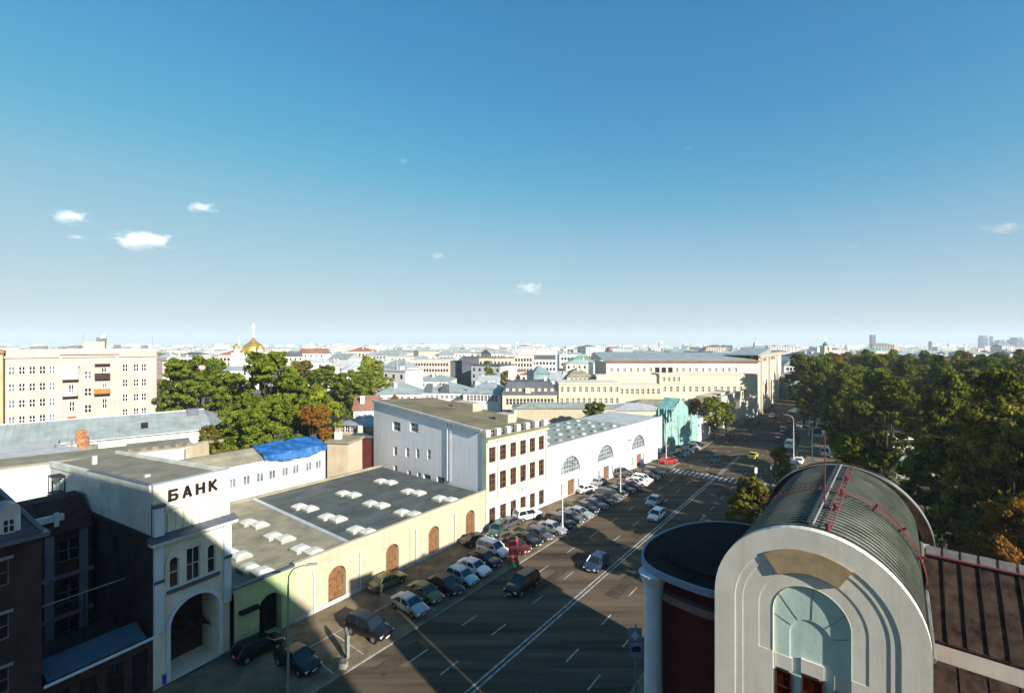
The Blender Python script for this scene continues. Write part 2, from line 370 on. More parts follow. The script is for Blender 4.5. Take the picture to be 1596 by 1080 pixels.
# haze: one closed box round everything
hz = MB(); hz.box(-9500, 9500, -700, 9500, -24.0, 190)
hm = bpy.data.materials.new('haze_air'); hm.use_nodes = True; hm.node_tree.nodes.clear()
ho = hm.node_tree.nodes.new('ShaderNodeOutputMaterial'); hv = hm.node_tree.nodes.new('ShaderNodeVolumePrincipled')
hv.inputs['Density'].default_value = 0.00018; hv.inputs['Color'].default_value = (0.78, 0.90, 1.0, 1); hv.inputs['Anisotropy'].default_value = 0.0
hm.node_tree.links.new(hv.outputs[0], ho.inputs['Volume'])
tag(hz.build('haze', hm), kind='stuff')

# ================================================================== bank tower
B = Fr(-28.9, 37.2, 32)
bank = empty('bank_building', B.p(2.9, -6, 0), 'narrow cream building with БАНК sign, balustrade and tall arched gate', 'building')
W0 = 5.9
ops = [(1.15, 1.85, 7.7, 10.2, True), (2.4, 3.45, 7.7, 10.5, False), (4.05, 4.7, 7.7, 10.2, True), (1.2, 4.95, 0.0, 6.4, True, 3.0)]
mb = MB(); wall_open(mb, B, 0, W0, 0, 14.95, 0, ops, 0.3, 20); mb.build('front_wall', M_bank, bank)
for o in ops[:3]: put_window(bank, B, o[0], o[1], o[2], o[3], -0.2, o[4], 1 if o[0] == 2.4 else 0, 1, M_white2, M_glass)
# white tympanum above middle window
mb = MB(); n = 14
mb.poly([B.p(2.92 - 0.53 * cos(pi * k / n), 0.05, 10.55 + 0.55 * sin(pi * k / n)) for k in range(n + 1)]); mb.build('tympanum', M_white2, bank)
def band(fr, cx, zs, r0, r1, b0, b1, legs=0.0, seg=22, a_lo=0, a_hi=pi):
    mb = MB(); P = []
    for k in range(seg + 1):
        t = a_lo + (a_hi - a_lo) * k / seg; P.append((cos(t), sin(t)))
    for k in range(seg):
        (c0, s0), (c1, s1) = P[k], P[k + 1]
        q = [(cx + r0 * c0, zs + r0 * s0), (cx + r1 * c0, zs + r1 * s0), (cx + r1 * c1, zs + r1 * s1), (cx + r0 * c1, zs + r0 * s1)]
        mb.hexa([fr.p(a, b0, z) for a, z in q] + [fr.p(a, b1, z) for a, z in q])
    if legs > 0:
        for sgn in (-1, 1):
            x0, x1 = sorted((cx + sgn * r0, cx + sgn * r1)); fr.box(mb, x0, x1, b0, b1, zs - legs, zs)
    return mb
band(B, 3.075, 4.5, 1.9, 2.18, 0.003, 0.14, legs=4.3).build('gate_surround', M_column, bank)
band(B, 2.92, 9.5, 1.95, 2.15, 0.003, 0.10, legs=1.2).build('arch_moulding', M_bank, bank)
band(B, 2.92, 10.55, 0.56, 0.72, 0.003, 0.12).build('window_moulding', M_bank, bank)
part_box('sill', B, 0.95, 4.95, 0.003, 0.22, 7.35, 7.62, M_bluetin, bank)
for a in ((0.0, 0.62), (5.3, 5.9)):
    part_box('pilaster', B, a[0], a[1], 0.003, 0.28, 4.6, 11.75, M_column, bank)
    part_box('pilaster_cap', B, a[0] - 0.05, a[1] + 0.05, 0.285, 0.36, 8.6, 8.85, M_bluetin, bank)
mb = MB(); B.box(mb, -0.35, 6.25, 0.003, 0.75, 11.78, 12.05); mb.build('cornice', M_white2, bank)
mb = MB(); mb.hexa([B.p(-0.4, 0.0, 12.053), B.p(6.3, 0.0, 12.053), B.p(6.3, 0.8, 12.053), B.p(-0.4, 0.8, 12.053), B.p(-0.4, 0.0, 12.45), B.p(6.3, 0.0, 12.45), B.p(6.3, 0.8, 12.08), B.p(-0.4, 0.8, 12.08)]); mb.build('cornice_flashing', M_bluetin, bank)
for k in range(8):
    a = 0.95 + k * 0.6
    part_box('baluster', B, a, a + 0.22, 0.003, 0.16, 12.5, 14.0, M_bank, bank)
part_box('corner_pier', B, -0.05, 0.6, 0.003, 0.45, 12.46, 14.75, M_column, bank)
part_box('corner_pier_cap', B, -0.15, 0.7, 0.0, 0.55, 14.76, 15.0, M_bluetin, bank)
part_box('ledge', B, 0.71, 5.98, 0.0, 0.3, 14.35, 14.6, M_bank, bank)
mb = MB(); B.box(mb, 0, W0, -0.35, 0.06, 14.96, 16.5); mb.build('sign_parapet', M_bank, bank)
part_box('parapet_flashing', B, -0.05, W0 + 0.05, -0.42, 0.12, 16.503, 16.58, M_tinlight, bank)
# letters
def letter_mesh(strokes, th=0.12):
    mb = MB()
    for (x0, z0, x1, z1, w) in strokes:
        dx, dz = x1 - x0, z1 - z0; l = sqrt(dx * dx + dz * dz); nx, nz = -dz / l * w / 2, dx / l * w / 2
        q = [(x0 + nx, z0 + nz), (x0 - nx, z0 - nz), (x1 - nx, z1 - nz), (x1 + nx, z1 + nz)]
        mb.hexa([(a, 0.0, z) for a, z in q] + [(a, -th, z) for a, z in q])
    return mb
w_ = 0.21
LET = {'Б': [(0.1, 0, 0.1, 1, w_), (0.1, 0.9, 0.68, 0.9, 0.2), (0.1, 0.1, 0.62, 0.1, 0.2), (0.1, 0.52, 0.6, 0.52, 0.18), (0.62, 0.12, 0.62, 0.5, w_)],
       'А': [(0.1, 0, 0.37, 1, w_), (0.64, 0, 0.37, 1, w_), (0.2, 0.3, 0.55, 0.3, 0.16)],
       'Н': [(0.1, 0, 0.1, 1, w_), (0.62, 0, 0.62, 1, w_), (0.1, 0.5, 0.62, 0.5, 0.2)],
       'К': [(0.1, 0, 0.1, 1, w_), (0.15, 0.46, 0.62, 1, w_), (0.24, 0.55, 0.66, 0, w_)]}
for k, ch in enumerate('БАНК'):
    o = letter_mesh(LET[ch]).build('sign_letter', M_letter, bank)
    o.scale = (1.0, 1, 0.95); o.location = B.p(1.0 + k * 1.02, 0.075, 14.98); o.rotation_euler = (0, 0, B.rz)
# side wall (a=0) with sloping top, lower brown storey
SB = B.side(0)
def ztop(b): return 16.5 + b * (-1) * (-1.5 / 26.0) * -1 if False else 16.5 - (-b) * 1.5 / 26.0
mb = MB(); mb.prism([tuple(B.p(a, b)[:2]) for a, b in ((0, -0.36), (W0, -0.36), (W0, -26), (0, -26))], [12.4, 12.4, 11.3, 11.3], [15.9, 15.9, 14.4, 14.4]); mb.build('upper_storey', M_bankside, bank)
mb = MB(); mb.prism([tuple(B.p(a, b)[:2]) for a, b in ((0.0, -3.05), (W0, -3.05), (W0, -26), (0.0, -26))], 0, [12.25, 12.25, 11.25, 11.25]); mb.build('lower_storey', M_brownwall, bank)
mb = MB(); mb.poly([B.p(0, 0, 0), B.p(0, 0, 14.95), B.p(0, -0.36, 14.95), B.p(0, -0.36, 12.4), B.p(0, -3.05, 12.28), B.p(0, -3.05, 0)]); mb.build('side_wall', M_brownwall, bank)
mb = MB(); mb.prism([tuple(B.p(a, b)[:2]) for a, b in ((-0.25, -0.5), (-0.003, -0.5), (-0.003, -26), (-0.25, -26))], [12.25, 12.25, 11.2, 11.2], [12.42, 12.42, 11.4, 11.4]); mb.build('side_ledge', M_brick, bank)
for (a0, a1) in ((-0.12, 0.22), (W0 - 0.22, W0 + 0.12)):
    mb = MB(); mb.prism([tuple(B.p(a, b)[:2]) for a, b in ((a0, -0.43), (a1, -0.43), (a1, -26), (a0, -26))], [15.905, 15.905, 14.405, 14.405], [16.5, 16.5, 15.0, 15.0]); mb.build('roof_parapet', M_bankside, bank)
mb = MB(); mb.prism([tuple(B.p(a, b)[:2]) for a, b in ((-0.16, -0.43), (0.26, -0.43), (0.26, -14.2), (-0.16, -14.2))], [16.505, 16.505, 15.70, 15.70], [16.56, 16.56, 15.76, 15.76]); mb.build('flashing', M_bluetin, bank)
mb = MB(); mb.prism([tuple(B.p(a, b)[:2]) for a, b in ((0.23, -0.43), (W0 - 0.23, -0.43), (W0 - 0.23, -26), (0.23, -26))], [15.905, 15.905, 14.41, 14.41], [16.2, 16.2, 14.7, 14.7]); mb.build('roof', M_roofbrown, bank)
mb = MB(); B.box(mb, -1.0, -0.003, -22.6, -21.0, 12.3, 12.45)
for b in (-22.5, -21.1):
    for a in (-0.95, -0.05): mb.tube([B.p(a, b, 12.45), B.p(a, b, 14.1)], 0.04, 6)
B.box(mb, -1.0, -0.003, -22.6, -21.0, 14.1, 14.2); mb.build('caged_balcony', M_black, bank)
o = put_window(bank, SB, -22.3, -21.3, 12.5, 13.9, 0.03)
o = put_window(bank, SB, -8.2, -7.3, 9.2, 10.8, 0.03, fm=M_brick)
for b in (-6.0, -19): part_box('vent', B, 1.6, 2.0, b - 0.4, b, 15.2, 16.1, M_tinlight, bank)
# tunnel behind the gate
mb = MB(); B.box(mb, 0.9, 5.3, -8.0, -7.8, 0, 7); B.box(mb, 0.9, 1.1, -7.8, -3.01, 0, 7); B.box(mb, 5.1, 5.3, -7.8, -3.01, 0, 7); mb.build('gate_passage', M_brick, bank)
mb = MB(); n = 8
for k in range(n):
    t0, t1 = pi * k / n, pi * (k + 1) / n
    mb.poly([B.p(3.1 - 1.8 * cos(t0), -1.2, 2.2 + 0.9 * sin(t0)), B.p(3.1 - 1.8 * cos(t1), -1.2, 2.2 + 0.9 * sin(t1)), B.p(3.1 - 1.8 * cos(t1), -3.2, 2.9 + 0.9 * sin(t1)), B.p(3.1 - 1.8 * cos(t0), -3.2, 2.9 + 0.9 * sin(t0))])
mb.build('gate_canopy', M_rust, bank)

# street wing left of the bank
wing = empty('street_wing', B.p(-3.3, -1, 0), 'one-storey brick wing with blue tin lean-to roof left of the gate', 'building')
ops = [(-6.0 + k * 1.55, -5.0 + k * 1.55, 0.6, 3.6) for k in range(4)]
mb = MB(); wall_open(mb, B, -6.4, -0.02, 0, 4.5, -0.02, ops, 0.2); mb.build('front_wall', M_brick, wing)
for o in ops: put_window(wing, B, o[0], o[1], o[2], o[3], -0.18, False, 1, 2, M_rust, M_glass)
mb = MB(); B.box(mb, -6.4, -0.02, -2.0, -1.85, 0, 5.1); mb.build('back_wall', M_brick, wing)
mb = MB(); mb.hexa([B.p(-6.2, 0.05, 4.55), B.p(-0.45, 0.05, 4.55), B.p(-0.45, -2.0, 5.2), B.p(-6.2, -2.0, 5.2), B.p(-6.2, 0.05, 4.62), B.p(-0.45, 0.05, 4.62), B.p(-0.45, -2.0, 5.27), B.p(-6.2, -2.0, 5.27)]); mb.build('roof', mat('street_wing_roof', (0.055, 0.10, 0.15), 0.8, 0.1, 1.0, metal=0.15), wing)
mb = MB(); mb.tube([B.p(-6.4, 0.3, 4.45), B.p(0.2, 0.3, 4.45)], 0.11, 8); mb.build('gutter', M_column, wing)

# building at the left edge
lb = empty('corner_house', B.p(-10, -4, 0), 'dark brown house at the left edge with steep violet roof and pale dormer', 'building')
ops = []
for zc in (1.6, 5.2, 8.7, 12.2):
    for ac in (-8.6, -11.6, -14.6): ops.append((ac - 0.6, ac + 0.6, zc, zc + 1.7))
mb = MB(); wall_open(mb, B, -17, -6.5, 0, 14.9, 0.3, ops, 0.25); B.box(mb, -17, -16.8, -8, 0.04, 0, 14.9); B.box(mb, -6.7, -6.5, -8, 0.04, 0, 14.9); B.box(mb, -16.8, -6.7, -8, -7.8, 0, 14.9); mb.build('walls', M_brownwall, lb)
for o in ops:
    put_window(lb, B, o[0], o[1], o[2], o[3], 0.08, False, 1, 1, M_kerb, M_glass)
    part_box('window_surround', B, o[0] - 0.15, o[1] + 0.15, 0.303, 0.36, o[3] + 0.02, o[3] + 0.22, mat('dim_stone', (0.25, 0.24, 0.25), 0.9, 0.1), lb)
part_box('cornice', B, -17.2, -6.2, -0.1, 0.8, 14.91, 15.2, M_bluetin, lb)
mb = MB(); mb.hexa([B.p(-17, 0.5, 15.21), B.p(-6.5, 0.5, 15.21), B.p(-6.5, -8, 15.21), B.p(-17, -8, 15.21), B.p(-17, -2.4, 20.1), B.p(-9.4, -2.4, 20.1), B.p(-9.4, -5.4, 20.1), B.p(-17, -5.4, 20.1)]); mb.build('roof', M_lilac, lb)
mb = MB()
for q in ((-9.4, -2.38, -6.5, 0.52), (-9.4, -5.4, -6.5, -8)): mb.tube([B.p(q[0], q[1], 20.15), B.p(q[2], q[3], 15.3)], 0.14, 6)
mb.tube([B.p(-17, -2.38, 20.15), B.p(-9.4, -2.38, 20.15)], 0.14, 6); mb.build('roof_ridge_trim', M_bluetin, lb)
mb = MB(); B.box(mb, -8.6, -7.5, -1.9, 0.25, 15.3, 17.1); o_ = mb.build('dormer', M_column, lb)
mb = MB(); mb.tube([B.p(-8.05, -1.9, 17.0), B.p(-8.05, 0.3, 17.0)], 0.56, 12); mb.build('dormer_cap', M_tinlight, o_)
put_window(o_, B, -8.35, -7.75, 15.6, 16.6, 0.26, True, 1, 1, M_white2, M_glass)
mb = MB(); mb.tube([B.p(-10.6, -3.6, 19.6), B.p(-10.6, -3.6, 21.2)], 0.3, 8); mb.build('chimney', M_brick, lb)

# courtyard house behind the wing
ch = empty('courtyard_house', B.p(-8, -14, 0), 'shaded brown courtyard house with blue-grey window bays behind the low wing', 'building')
mb = MB(); ops = []
for zc in (0.8, 4.4, 8.2):
    for ac in (-1.9, -4.6, -7.3, -10.0): ops.append((ac - 0.75, ac + 0.75, zc, zc + 2.0))
wall_open(mb, B, -12, -0.28, 0, 11.0, -12.3, ops, 0.3); B.box(mb, -12, -0.28, -20, -12.65, 0, 11.0); mb.build('walls', M_brick, ch)
MS = mat('blue_grey_surround', (0.17, 0.18, 0.25), 0.9, 0.1)
for o in ops: put_window(ch, B, o[0], o[1], o[2], o[3], -12.55, False, 1, 1, MS, M_glass)
for ac in (-0.95, -3.25, -5.95, -8.65, -11.3): part_box('pilaster', B, ac - 0.3, ac + 0.3, -12.297, -12.1, 0.2, 10.9, MS, ch)
for zc in (3.3, 6.9): part_box('string_course', B, -12, -0.28, -12.09, -11.98, zc, zc + 0.35, MS, ch)
mb = MB(); mb.hexa([B.p(-12, -12.0, 11.01), B.p(-0.28, -12.0, 11.01), B.p(-0.28, -20, 11.01), B.p(-12, -20, 11.01), B.p(-12, -15, 13.4), B.p(-0.28, -15, 13.4), B.p(-0.28, -17, 13.4), B.p(-12, -17, 13.4)]); mb.build('roof', M_brick, ch)
mb = MB(); B.box(mb, -5.0, -2.2, -12.9, -12.5, 12.0, 12.55); B.box(mb, -2.9, -2.6, -12.5, -12.2, 11.6, 12.8); mb.build('roof_vent', M_column, ch)
tr = empty('courtyard_terrace', B.p(-3, -7, 0), 'dark courtyard terrace with thin metal railing beside the bank side wall', 'terrace')
part_box('deck', B, -8.4, -0.3, -8.6, -4.2, 0, 3.4, M_brownwall, tr)
mb = MB(); mb.tube([B.p(-8.2, -4.4, 8.1), B.p(-0.4, -4.4, 8.1)], 0.05, 6); mb.build('railing', M_grey, tr)
for a in (-8.2, -5.6, -3.0, -0.4):
    mb = MB(); mb.tube([B.p(a, -4.4, 3.4), B.p(a, -4.4, 8.05)], 0.045, 6); mb.build('post', M_rust, tr)

# ================================================================== market hall: cream front with end tinted green as if shaded, big flat roof
def P(s, n, z=0): return SN(s, n, z)
C = Fr(*tuple(SN(0, -45.4))[:2], 37.7)
hall = empty('market_hall', C.p(35, -12, 0), 'long low cream hall with arched wooden doors and flat roof full of skylights', 'building')
S0, SG, S1 = 17.65, 23.2, 52.25
doors = [(26.85, 28.95, 0.15, 4.0), (34.25, 36.15, 0.15, 3.85), (40.95, 42.85, 0.15, 3.9), (47.95, 49.85, 0.15, 4.0)]
mb = MB(); wall_open(mb, C, S0, SG, 0, 5.75, 0, [(19.85, 21.95, 0.0, 4.05, True, 1.2)], 0.5)
mb.build('shade_green_front_wall', M_shadegreen, hall)['label'] = 'banded end of the front wall, tinted pale green as in shade'
mb = MB(); wall_open(mb, C, SG, S1, 0, 5.95, 0, [(*d, True, 0.55) for d in doors], 0.5, 14); mb.build('front_wall', M_cream, hall)
part_box('plinth', C, SG, S1, 0.003, 0.06, 0.125, 0.55, M_white2, hall)
for z in (0.9, 1.9, 2.9): part_box('rustication_band', C, 22.1, SG - 0.02, 0.003, 0.05, z, z + 0.5, M_shadegreen, hall); part_box('rustication_band', C, S0 + 0.4, 19.7, 0.003, 0.05, z, z + 0.5, M_shadegreen, hall)
part_box('green_pilaster', C, S0 + 0.02, S0 + 0.35, 0.003, 0.12, 0.1, 5.0, M_cream, hall)
part_box('awning', C, 17.95, 19.6, 0.15, 0.9, 3.55, 3.7, M_dark, hall)
for d in doors:
    me = window_mesh(d[1] - d[0], d[3] - d[2], True, 1, 2, M_wood, M_wood, 0.12); o = link('door', me, hall); o.location = C.p((d[0] + d[1]) / 2, -0.52, d[2]); o.rotation_euler = (0, 0, C.rz)
me = window_mesh(2.1, 4.0, True, 1, 1, M_rust, M_dark, 0.12); o = link('gate', me, hall); o.location = C.p(20.9, -1.15, 0); o.rotation_euler = (0, 0, C.rz)
for s in (25.2, 30.7, 38.8, 45.7):
    mb = MB(); mb.tube([C.p(s, 0.14, 0.2), C.p(s, 0.14, 4.2)], 0.07, 8); C.box(mb, s - 0.14, s + 0.14, 0.02, 0.26, 4.2, 4.5); mb.build('downpipe', M_lampw, hall)
part_box('parapet_cap', C, SG, S1 - 0.02, -0.38, 0.1, 5.953, 6.05, M_cream, hall)
part_box('parapet_cap', C, S0, SG - 0.003, -0.38, 0.14, 5.753, 5.9, M_bluetin, hall)
mb = MB(); C.box(mb, S0, S1 - 0.1, -0.35, -0.3, 5.2, 5.74); mb.build('parapet_back', M_cream, hall)
part_box('body', C, S0 + 0.05, S1 - 0.12, -25.0, -0.6, 0.0, 5.3, M_white2, hall) if False else None
SEAM = 29.9
mb = MB(); C.box(mb, S0, SEAM, -25.0, -0.36, 5.15, 5.45); mb.build('tan_roof', M_rooftan, hall)
mb = MB(); C.box(mb, SEAM + 0.003, S1 - 0.1, -25.0, -0.36, 5.15, 5.46); mb.build('dark_roof', M_roofdark, hall)
part_box('roof_seam', C, SEAM - 0.25, SEAM + 0.25, -25.0, -0.4, 5.47, 5.66, M_tinlight, hall)
part_box('rear_kerb', C, S0, S1 - 0.1, -25.4, -25.003, 4.5, 5.8, M_rooftan, hall)
part_box('flashing_strip', C, SEAM + 0.26, S1 - 0.12, -0.9, -0.37, 5.47, 5.56, M_tinlight, hall)
for (px, py) in ((475, 790), (543, 769), (601, 750), (518, 806), (586, 785), (644, 766), (564, 826), (636, 799), (694, 777), (396, 815), (435, 836), (479, 856), (366, 862), (398, 886)):
    q = G(px, py, 5.7); r_ = Vector((q.x, q.y)) - C.o; a = r_.dot(C.d); b = r_.dot(C.n)
    sk = empty('skylight', C.p(a, b, 5.46), 'x', 'skylight', 'twin skylights on the hall roof'); sk['_ab'] = (a, b)
    sk.parent = hall; sk.matrix_parent_inverse = inv_of(hall)
    for k in ('label', 'category', 'group'): del sk[k]
    del sk['_ab']
    for da in (-1.0, 1.0):
        mb = MB(); fa, fb = a + da * 0.25, b + da * 0.95
        C.box(mb, fa - 0.85, fa + 0.85, fb - 0.85, fb + 0.85, 5.461, 5.72); mb.build('kerb', M_sky_f, sk)
        mb = MB(); mb.hexa([C.p(fa - 0.78, fb - 0.78, 5.725), C.p(fa + 0.78, fb - 0.78, 5.725), C.p(fa + 0.78, fb + 0.78, 5.725), C.p(fa - 0.78, fb + 0.78, 5.725),
                            C.p(fa - 0.4, fb - 0.4, 5.98), C.p(fa + 0.4, fb - 0.4, 5.98), C.p(fa + 0.4, fb + 0.4, 5.98), C.p(fa - 0.4, fb + 0.4, 5.98)]); mb.build('dome', M_sky_l, sk)

# white rear range with blue tarpaulin
tb = empty('tarpaulin_building', C.p(32, -30, 0), 'long white rear building with row of small windows and blue tarpaulin on its roof', 'building')
SR = 41.4; ops = []
for px in (363, 385, 406, 425, 445, 462, 482, 497):
    a = C.a_at(px, -25.5); ops.append((a - 0.5, a + 0.5, 7.6, 8.95))
mb = MB(); wall_open(mb, C, 19.5, SR, 0, 10.7, -25.5, ops, 0.2); C.box(mb, SR - 0.2, SR, -33, -25.72, 0, 10.7); C.box(mb, 19.5, 19.7, -33, -25.72, 0, 10.7); C.box(mb, 19.7, SR - 0.2, -33, -32.8, 0, 10.7); mb.build('walls', M_white, tb)
for o in ops: put_window(tb, C, *o, -25.68, False, 1, 0, M_signw, M_glassl)
for s in (24.5, 32.5, 38): part_box('vent_grille', C, s, s + 0.8, -25.497, -25.44, 6.2, 6.8, M_tinlight, tb)
mb = MB(); mb.hexa([C.p(19.3, -25.3, 10.71), C.p(SR + 0.2, -25.3, 10.71), C.p(SR + 0.2, -33.2, 10.71), C.p(19.3, -33.2, 10.71), C.p(19.3, -29, 12.0), C.p(SR + 0.2, -29, 12.0), C.p(SR + 0.2, -29.6, 12.0), C.p(19.3, -29.6, 12.0)]); mb.build('roof', M_rooftan, tb)
a0 = C.a_at(408, -26); a1 = SR + 0.25; mb = MB(); nx, ny = 26, 8; i0 = 0
for i in range(nx + 1):
    for j in range(ny + 1):
        a = a0 + (a1 - a0) * i / nx; t = j / ny
        hang = 0.8 * sin(pi * i / nx) if i > 1 else 0
        b = -25.0 - 4.5 * t; z = 11.12 + 1.12 * t + 0.05 * sin(i * 1.7 + j) + 0.09 * sin(i * 0.6 + j * 1.1) + 0.12 * t
        if j == 0: z -= 0.45 + hang * 0.8
        mb.v.append(tuple(C.p(a, b, z)))
for i in range(nx):
    for j in range(ny): k = i * (ny + 1) + j; mb.f.append((k, k + ny + 1, k + ny + 2, k + 1)); mb.mi.append(0)
mb.build('tarpaulin', M_tarp, tb, smooth=False)['label'] = 'crumpled bright blue tarpaulin over the roof'

# ================================================================== white block with green pilasters
Wf = Fr(-3.9, 69.2, 43.3); WL = 14.4; WD = 32.2
wb = empty('white_block', Wf.p(7, -16, 0), 'tall white four-storey block with pale green pilasters and rows of brown windows', 'building')
bays = [Wf.a_at(px) for px in (762.7, 780.3, 796.7, 812.8, 828, 843)]
a_s = [1.35 + 2.33 * k for k in range(6)]
ops = []
for a in a_s: ops += [(a - 0.72, a + 0.72, 9.9, 12.25), (a - 0.72, a + 0.72, 5.5, 8.25), (a - 0.68, a + 0.68, 0.6, 3.05)]
mb = MB(); wall_open(mb, Wf, 0, WL, 0, 13.9, 0, ops, 0.22)
Wf.box(mb, WL - 0.02, WL, -WD, -0.23, 0, 14.4); Wf.box(mb, 0.3, WL - 0.03, -WD, -WD + 0.2, 0, 15.8); mb.build('front_wall', M_white, wb)
for k, o in enumerate(ops): put_window(wb, Wf, *o, -0.2, False, 1, 2 if k % 3 < 2 else 1, M_wframe, M_wdark, fw=0.09)
for k in range(7):
    a = 0.18 + 2.33 * k; w = 0.17
    part_box('pilaster', Wf, a - w, a + w, 0.003, 0.16, 4.55, 13.2, M_trim, wb)
part_box('floor_band', Wf, 0, WL, 0.003, 0.22, 4.15, 4.54, M_trim, wb)
part_box('cornice', Wf, -0.1, WL + 0.1, 0.003, 0.5, 13.22, 13.5, M_trim, wb)
part_box('cornice', Wf, -0.1, WL + 0.1, 0.003, 0.3, 13.503, 13.88, M_roofolive, wb)
part_box('corner_pilaster', Wf, -0.12, -0.003, -0.8, 0.2, 0.5, 14.6, M_trim, wb)
for k in range(7):
    a = 0.35 + 2.25 * k
    part_box('attic_block', Wf, a - 0.42, a + 0.42, -0.5, 0.2, 13.905, 14.95, M_white, wb)
part_box('attic_back_wall', Wf, 0.9, WL, -1.0, -0.75, 13.905, 14.4, M_roofolive, wb)  # low dark wall set back behind the attic blocks
# side wall
SW = Wf.side(0)
def pxr(fr, x0, x1, ym, hh, ):  # window rectangle on a frame plane from photo measures
    a0, a1 = fr.a_at(x0), fr.a_at(x1); zc = Z(ym, fr.p((a0 + a1) / 2).y); return (min(a0, a1), max(a0, a1), zc - hh / 2, zc + hh / 2)
ops = [pxr(SW, 612, 624, 664.5, 1.7), pxr(SW, 639, 652, 666, 1.7)]
for px, py in ((616, 703), (635, 705), (651, 706.5), (668.5, 708.5)): ops.append(pxr(SW, px - 2.6, px + 2.6, py, 1.7))
for px, py in ((616.5, 731), (638, 739.5), (653, 743)): ops.append(pxr(SW, px - 2.6, px + 2.6, py, 1.5))
ops += [pxr(SW, 660, 671, 746, 1.5), pxr(SW, 681, 693, 750, 1.5)]
mb = MB(); wall_open(mb, SW, -WD, 0, 0, 13.9, 0, ops, 0.25)
mb.poly([SW.p(-WD, 0, 13.9), SW.p(0, 0, 13.9), SW.p(0, 0, 14.75), SW.p(-WD, 0, 16.65)]); mb.build('side_wall', M_whitelit, wb)
for k, o in enumerate(ops): put_window(wb, SW, *o, -0.2, False, 1 if k in (0, 1, 9, 10) else 0, 1, M_signw, M_glassl, fw=0.09)
a = SW.a_at(698)
mb = MB(); mb.tube([SW.p(a, 0.12, 5.6), SW.p(a, 0.12, 15.0)], 0.08, 6); mb.build('downpipe', M_lampw, wb)
mb = MB(); mb.tube([SW.p(a + 0.9, 0.12, 5.6), SW.p(a + 0.9, 0.12, 15.0)], 0.06, 6); mb.build('downpipe', M_tinlight, wb)
def zr(b): return 14.8 + (-b) * 1.9 / WD
mb = MB(); mb.prism([tuple(Wf.p(a, b)[:2]) for a, b in ((-0.25, -0.6), (WL, -0.6), (WL, -WD), (-0.25, -WD))], [14.76, 13.92, 15.9, 16.66], [14.95, 14.1, 16.1, 16.85]); mb.build('roof', M_roofolive, wb)
for b0, b1 in ((-0.7, -16), (-16.2, -WD)):
    mb = MB(); mb.prism([tuple(Wf.p(a, b)[:2]) for a, b in ((-0.4, b0), (0.05, b0), (0.05, b1), (-0.4, b1))], [zr(b0) - 0.2, zr(b0) + 0.10, zr(b1) + 0.10, zr(b1) - 0.2], [zr(b0) + 0.2, zr(b0) + 0.2, zr(b1) + 0.2, zr(b1) + 0.2]); mb.build('roof_flashing', M_tinlight, wb)
def onroof(px, py, h, dx, dy, dz, m, name='roof_box'):
    q = G(px, py, h); r_ = Vector((q.x, q.y)) - Wf.o; a, b = r_.dot(Wf.d), r_.dot(Wf.n); part_box(name, Wf, a - dx, a + dx, b - dy, b + dy, h - 0.8, h + dz, m, wb)
onroof(728, 632, 16.0, 1.2, 3.0, 0.7, M_cream, 'roof_hatch'); onroof(788, 655, 14.8, 1.0, 1.5, 1.2, M_cream, 'roof_hatch'); onroof(801, 654, 14.6, 0.35, 0.35, 1.7, M_tinlight, 'chimney')
onroof(660, 640, 16.0, 3.4, 4.5, -0.33, M_rooftan, 'roof_patch') if False else None

# ================================================================== white arched hall
A_ = Fr(*tuple(Wf.p(WL + 0.02))[:2], 42.3); AL = 46.0
ah = empty('arched_hall', A_.p(23, -10, 0), 'long white hall with three big half-round windows over brown doors', 'building')
ops = []; lun = []; drs = []; sm = []
for c in (7.1, 19.5, 33.6):
    lun.append((c - 3.2, c + 3.2, 4.1, 7.3, True, 0.5)); drs.append((c - 1.1, c + 1.1, 0.14, 3.0, False, 0.35))
    for dx in (-2.6, 2.6): sm.append((c + dx - 0.35, c + dx + 0.35, 0.8, 2.7, False, 0.2))
gate_ = (43.4, 44.8, 0.14, 2.7, True, 0.6)
mb = MB(); wall_open(mb, A_, 0, AL, 0, 10.0, 0, lun + drs + sm + [gate_], 0.3, 20); A_.box(mb, AL - 0.2, AL, -15, -0.02, 0, 9.8); A_.box(mb, 0, AL - 0.21, -15, -14.8, 0, 9.6); mb.build('front_wall', M_white, ah)
for o in lun: put_window(ah, A_, *o[:4], -0.45, True, 7, 3, M_tinlight, M_glassl, 'half_round_window', 0.11, 20)
for k, o in enumerate(drs):
    dm = M_wood if k < 2 else mat('dull_red_door', (0.30, 0.10, 0.09), 0.7, 0.2)
    me = window_mesh(2.2, 2.86, False, 1, 1, dm, dm, 0.1); q = link('door', me, ah); q.location = A_.p((o[0] + o[1]) / 2, -0.33, o[2]); q.rotation_euler = (0, 0, A_.rz)
    part_box('door_surround', A_, o[0] - 0.35, o[0] - 0.05, 0.003, 0.15, 0.14, 3.2, M_white2, ah); part_box('door_surround', A_, o[1] + 0.05, o[1] + 0.35, 0.003, 0.15, 0.14, 3.2, M_white2, ah)
for o in sm: put_window(ah, A_, *o[:4], -0.18, False, 0, 1, M_tinlight, M_glassl)
me = window_mesh(1.4, 2.56, True, 1, 1, M_dark, M_dark, 0.1); q = link('door', me, ah); q.location = A_.p(44.1, -0.55, 0.14); q.rotation_euler = (0, 0, A_.rz)
part_box('parapet_cap', A_, 0.0, AL + 0.05, -0.4, 0.08, 10.003, 10.1, M_tinlight, ah)
mb = MB(); A_.box(mb, 0.02, 31.0, -14.8, -0.25, 9.3, 9.72); mb.build('roof', M_roofgrn, ah)
mb = MB(); A_.box(mb, 31.003, AL - 0.21, -14.8, -0.25, 9.3, 9.68); mb.build('roof_east', M_tinlight, ah)['label'] = 'paler grey end of the roof'
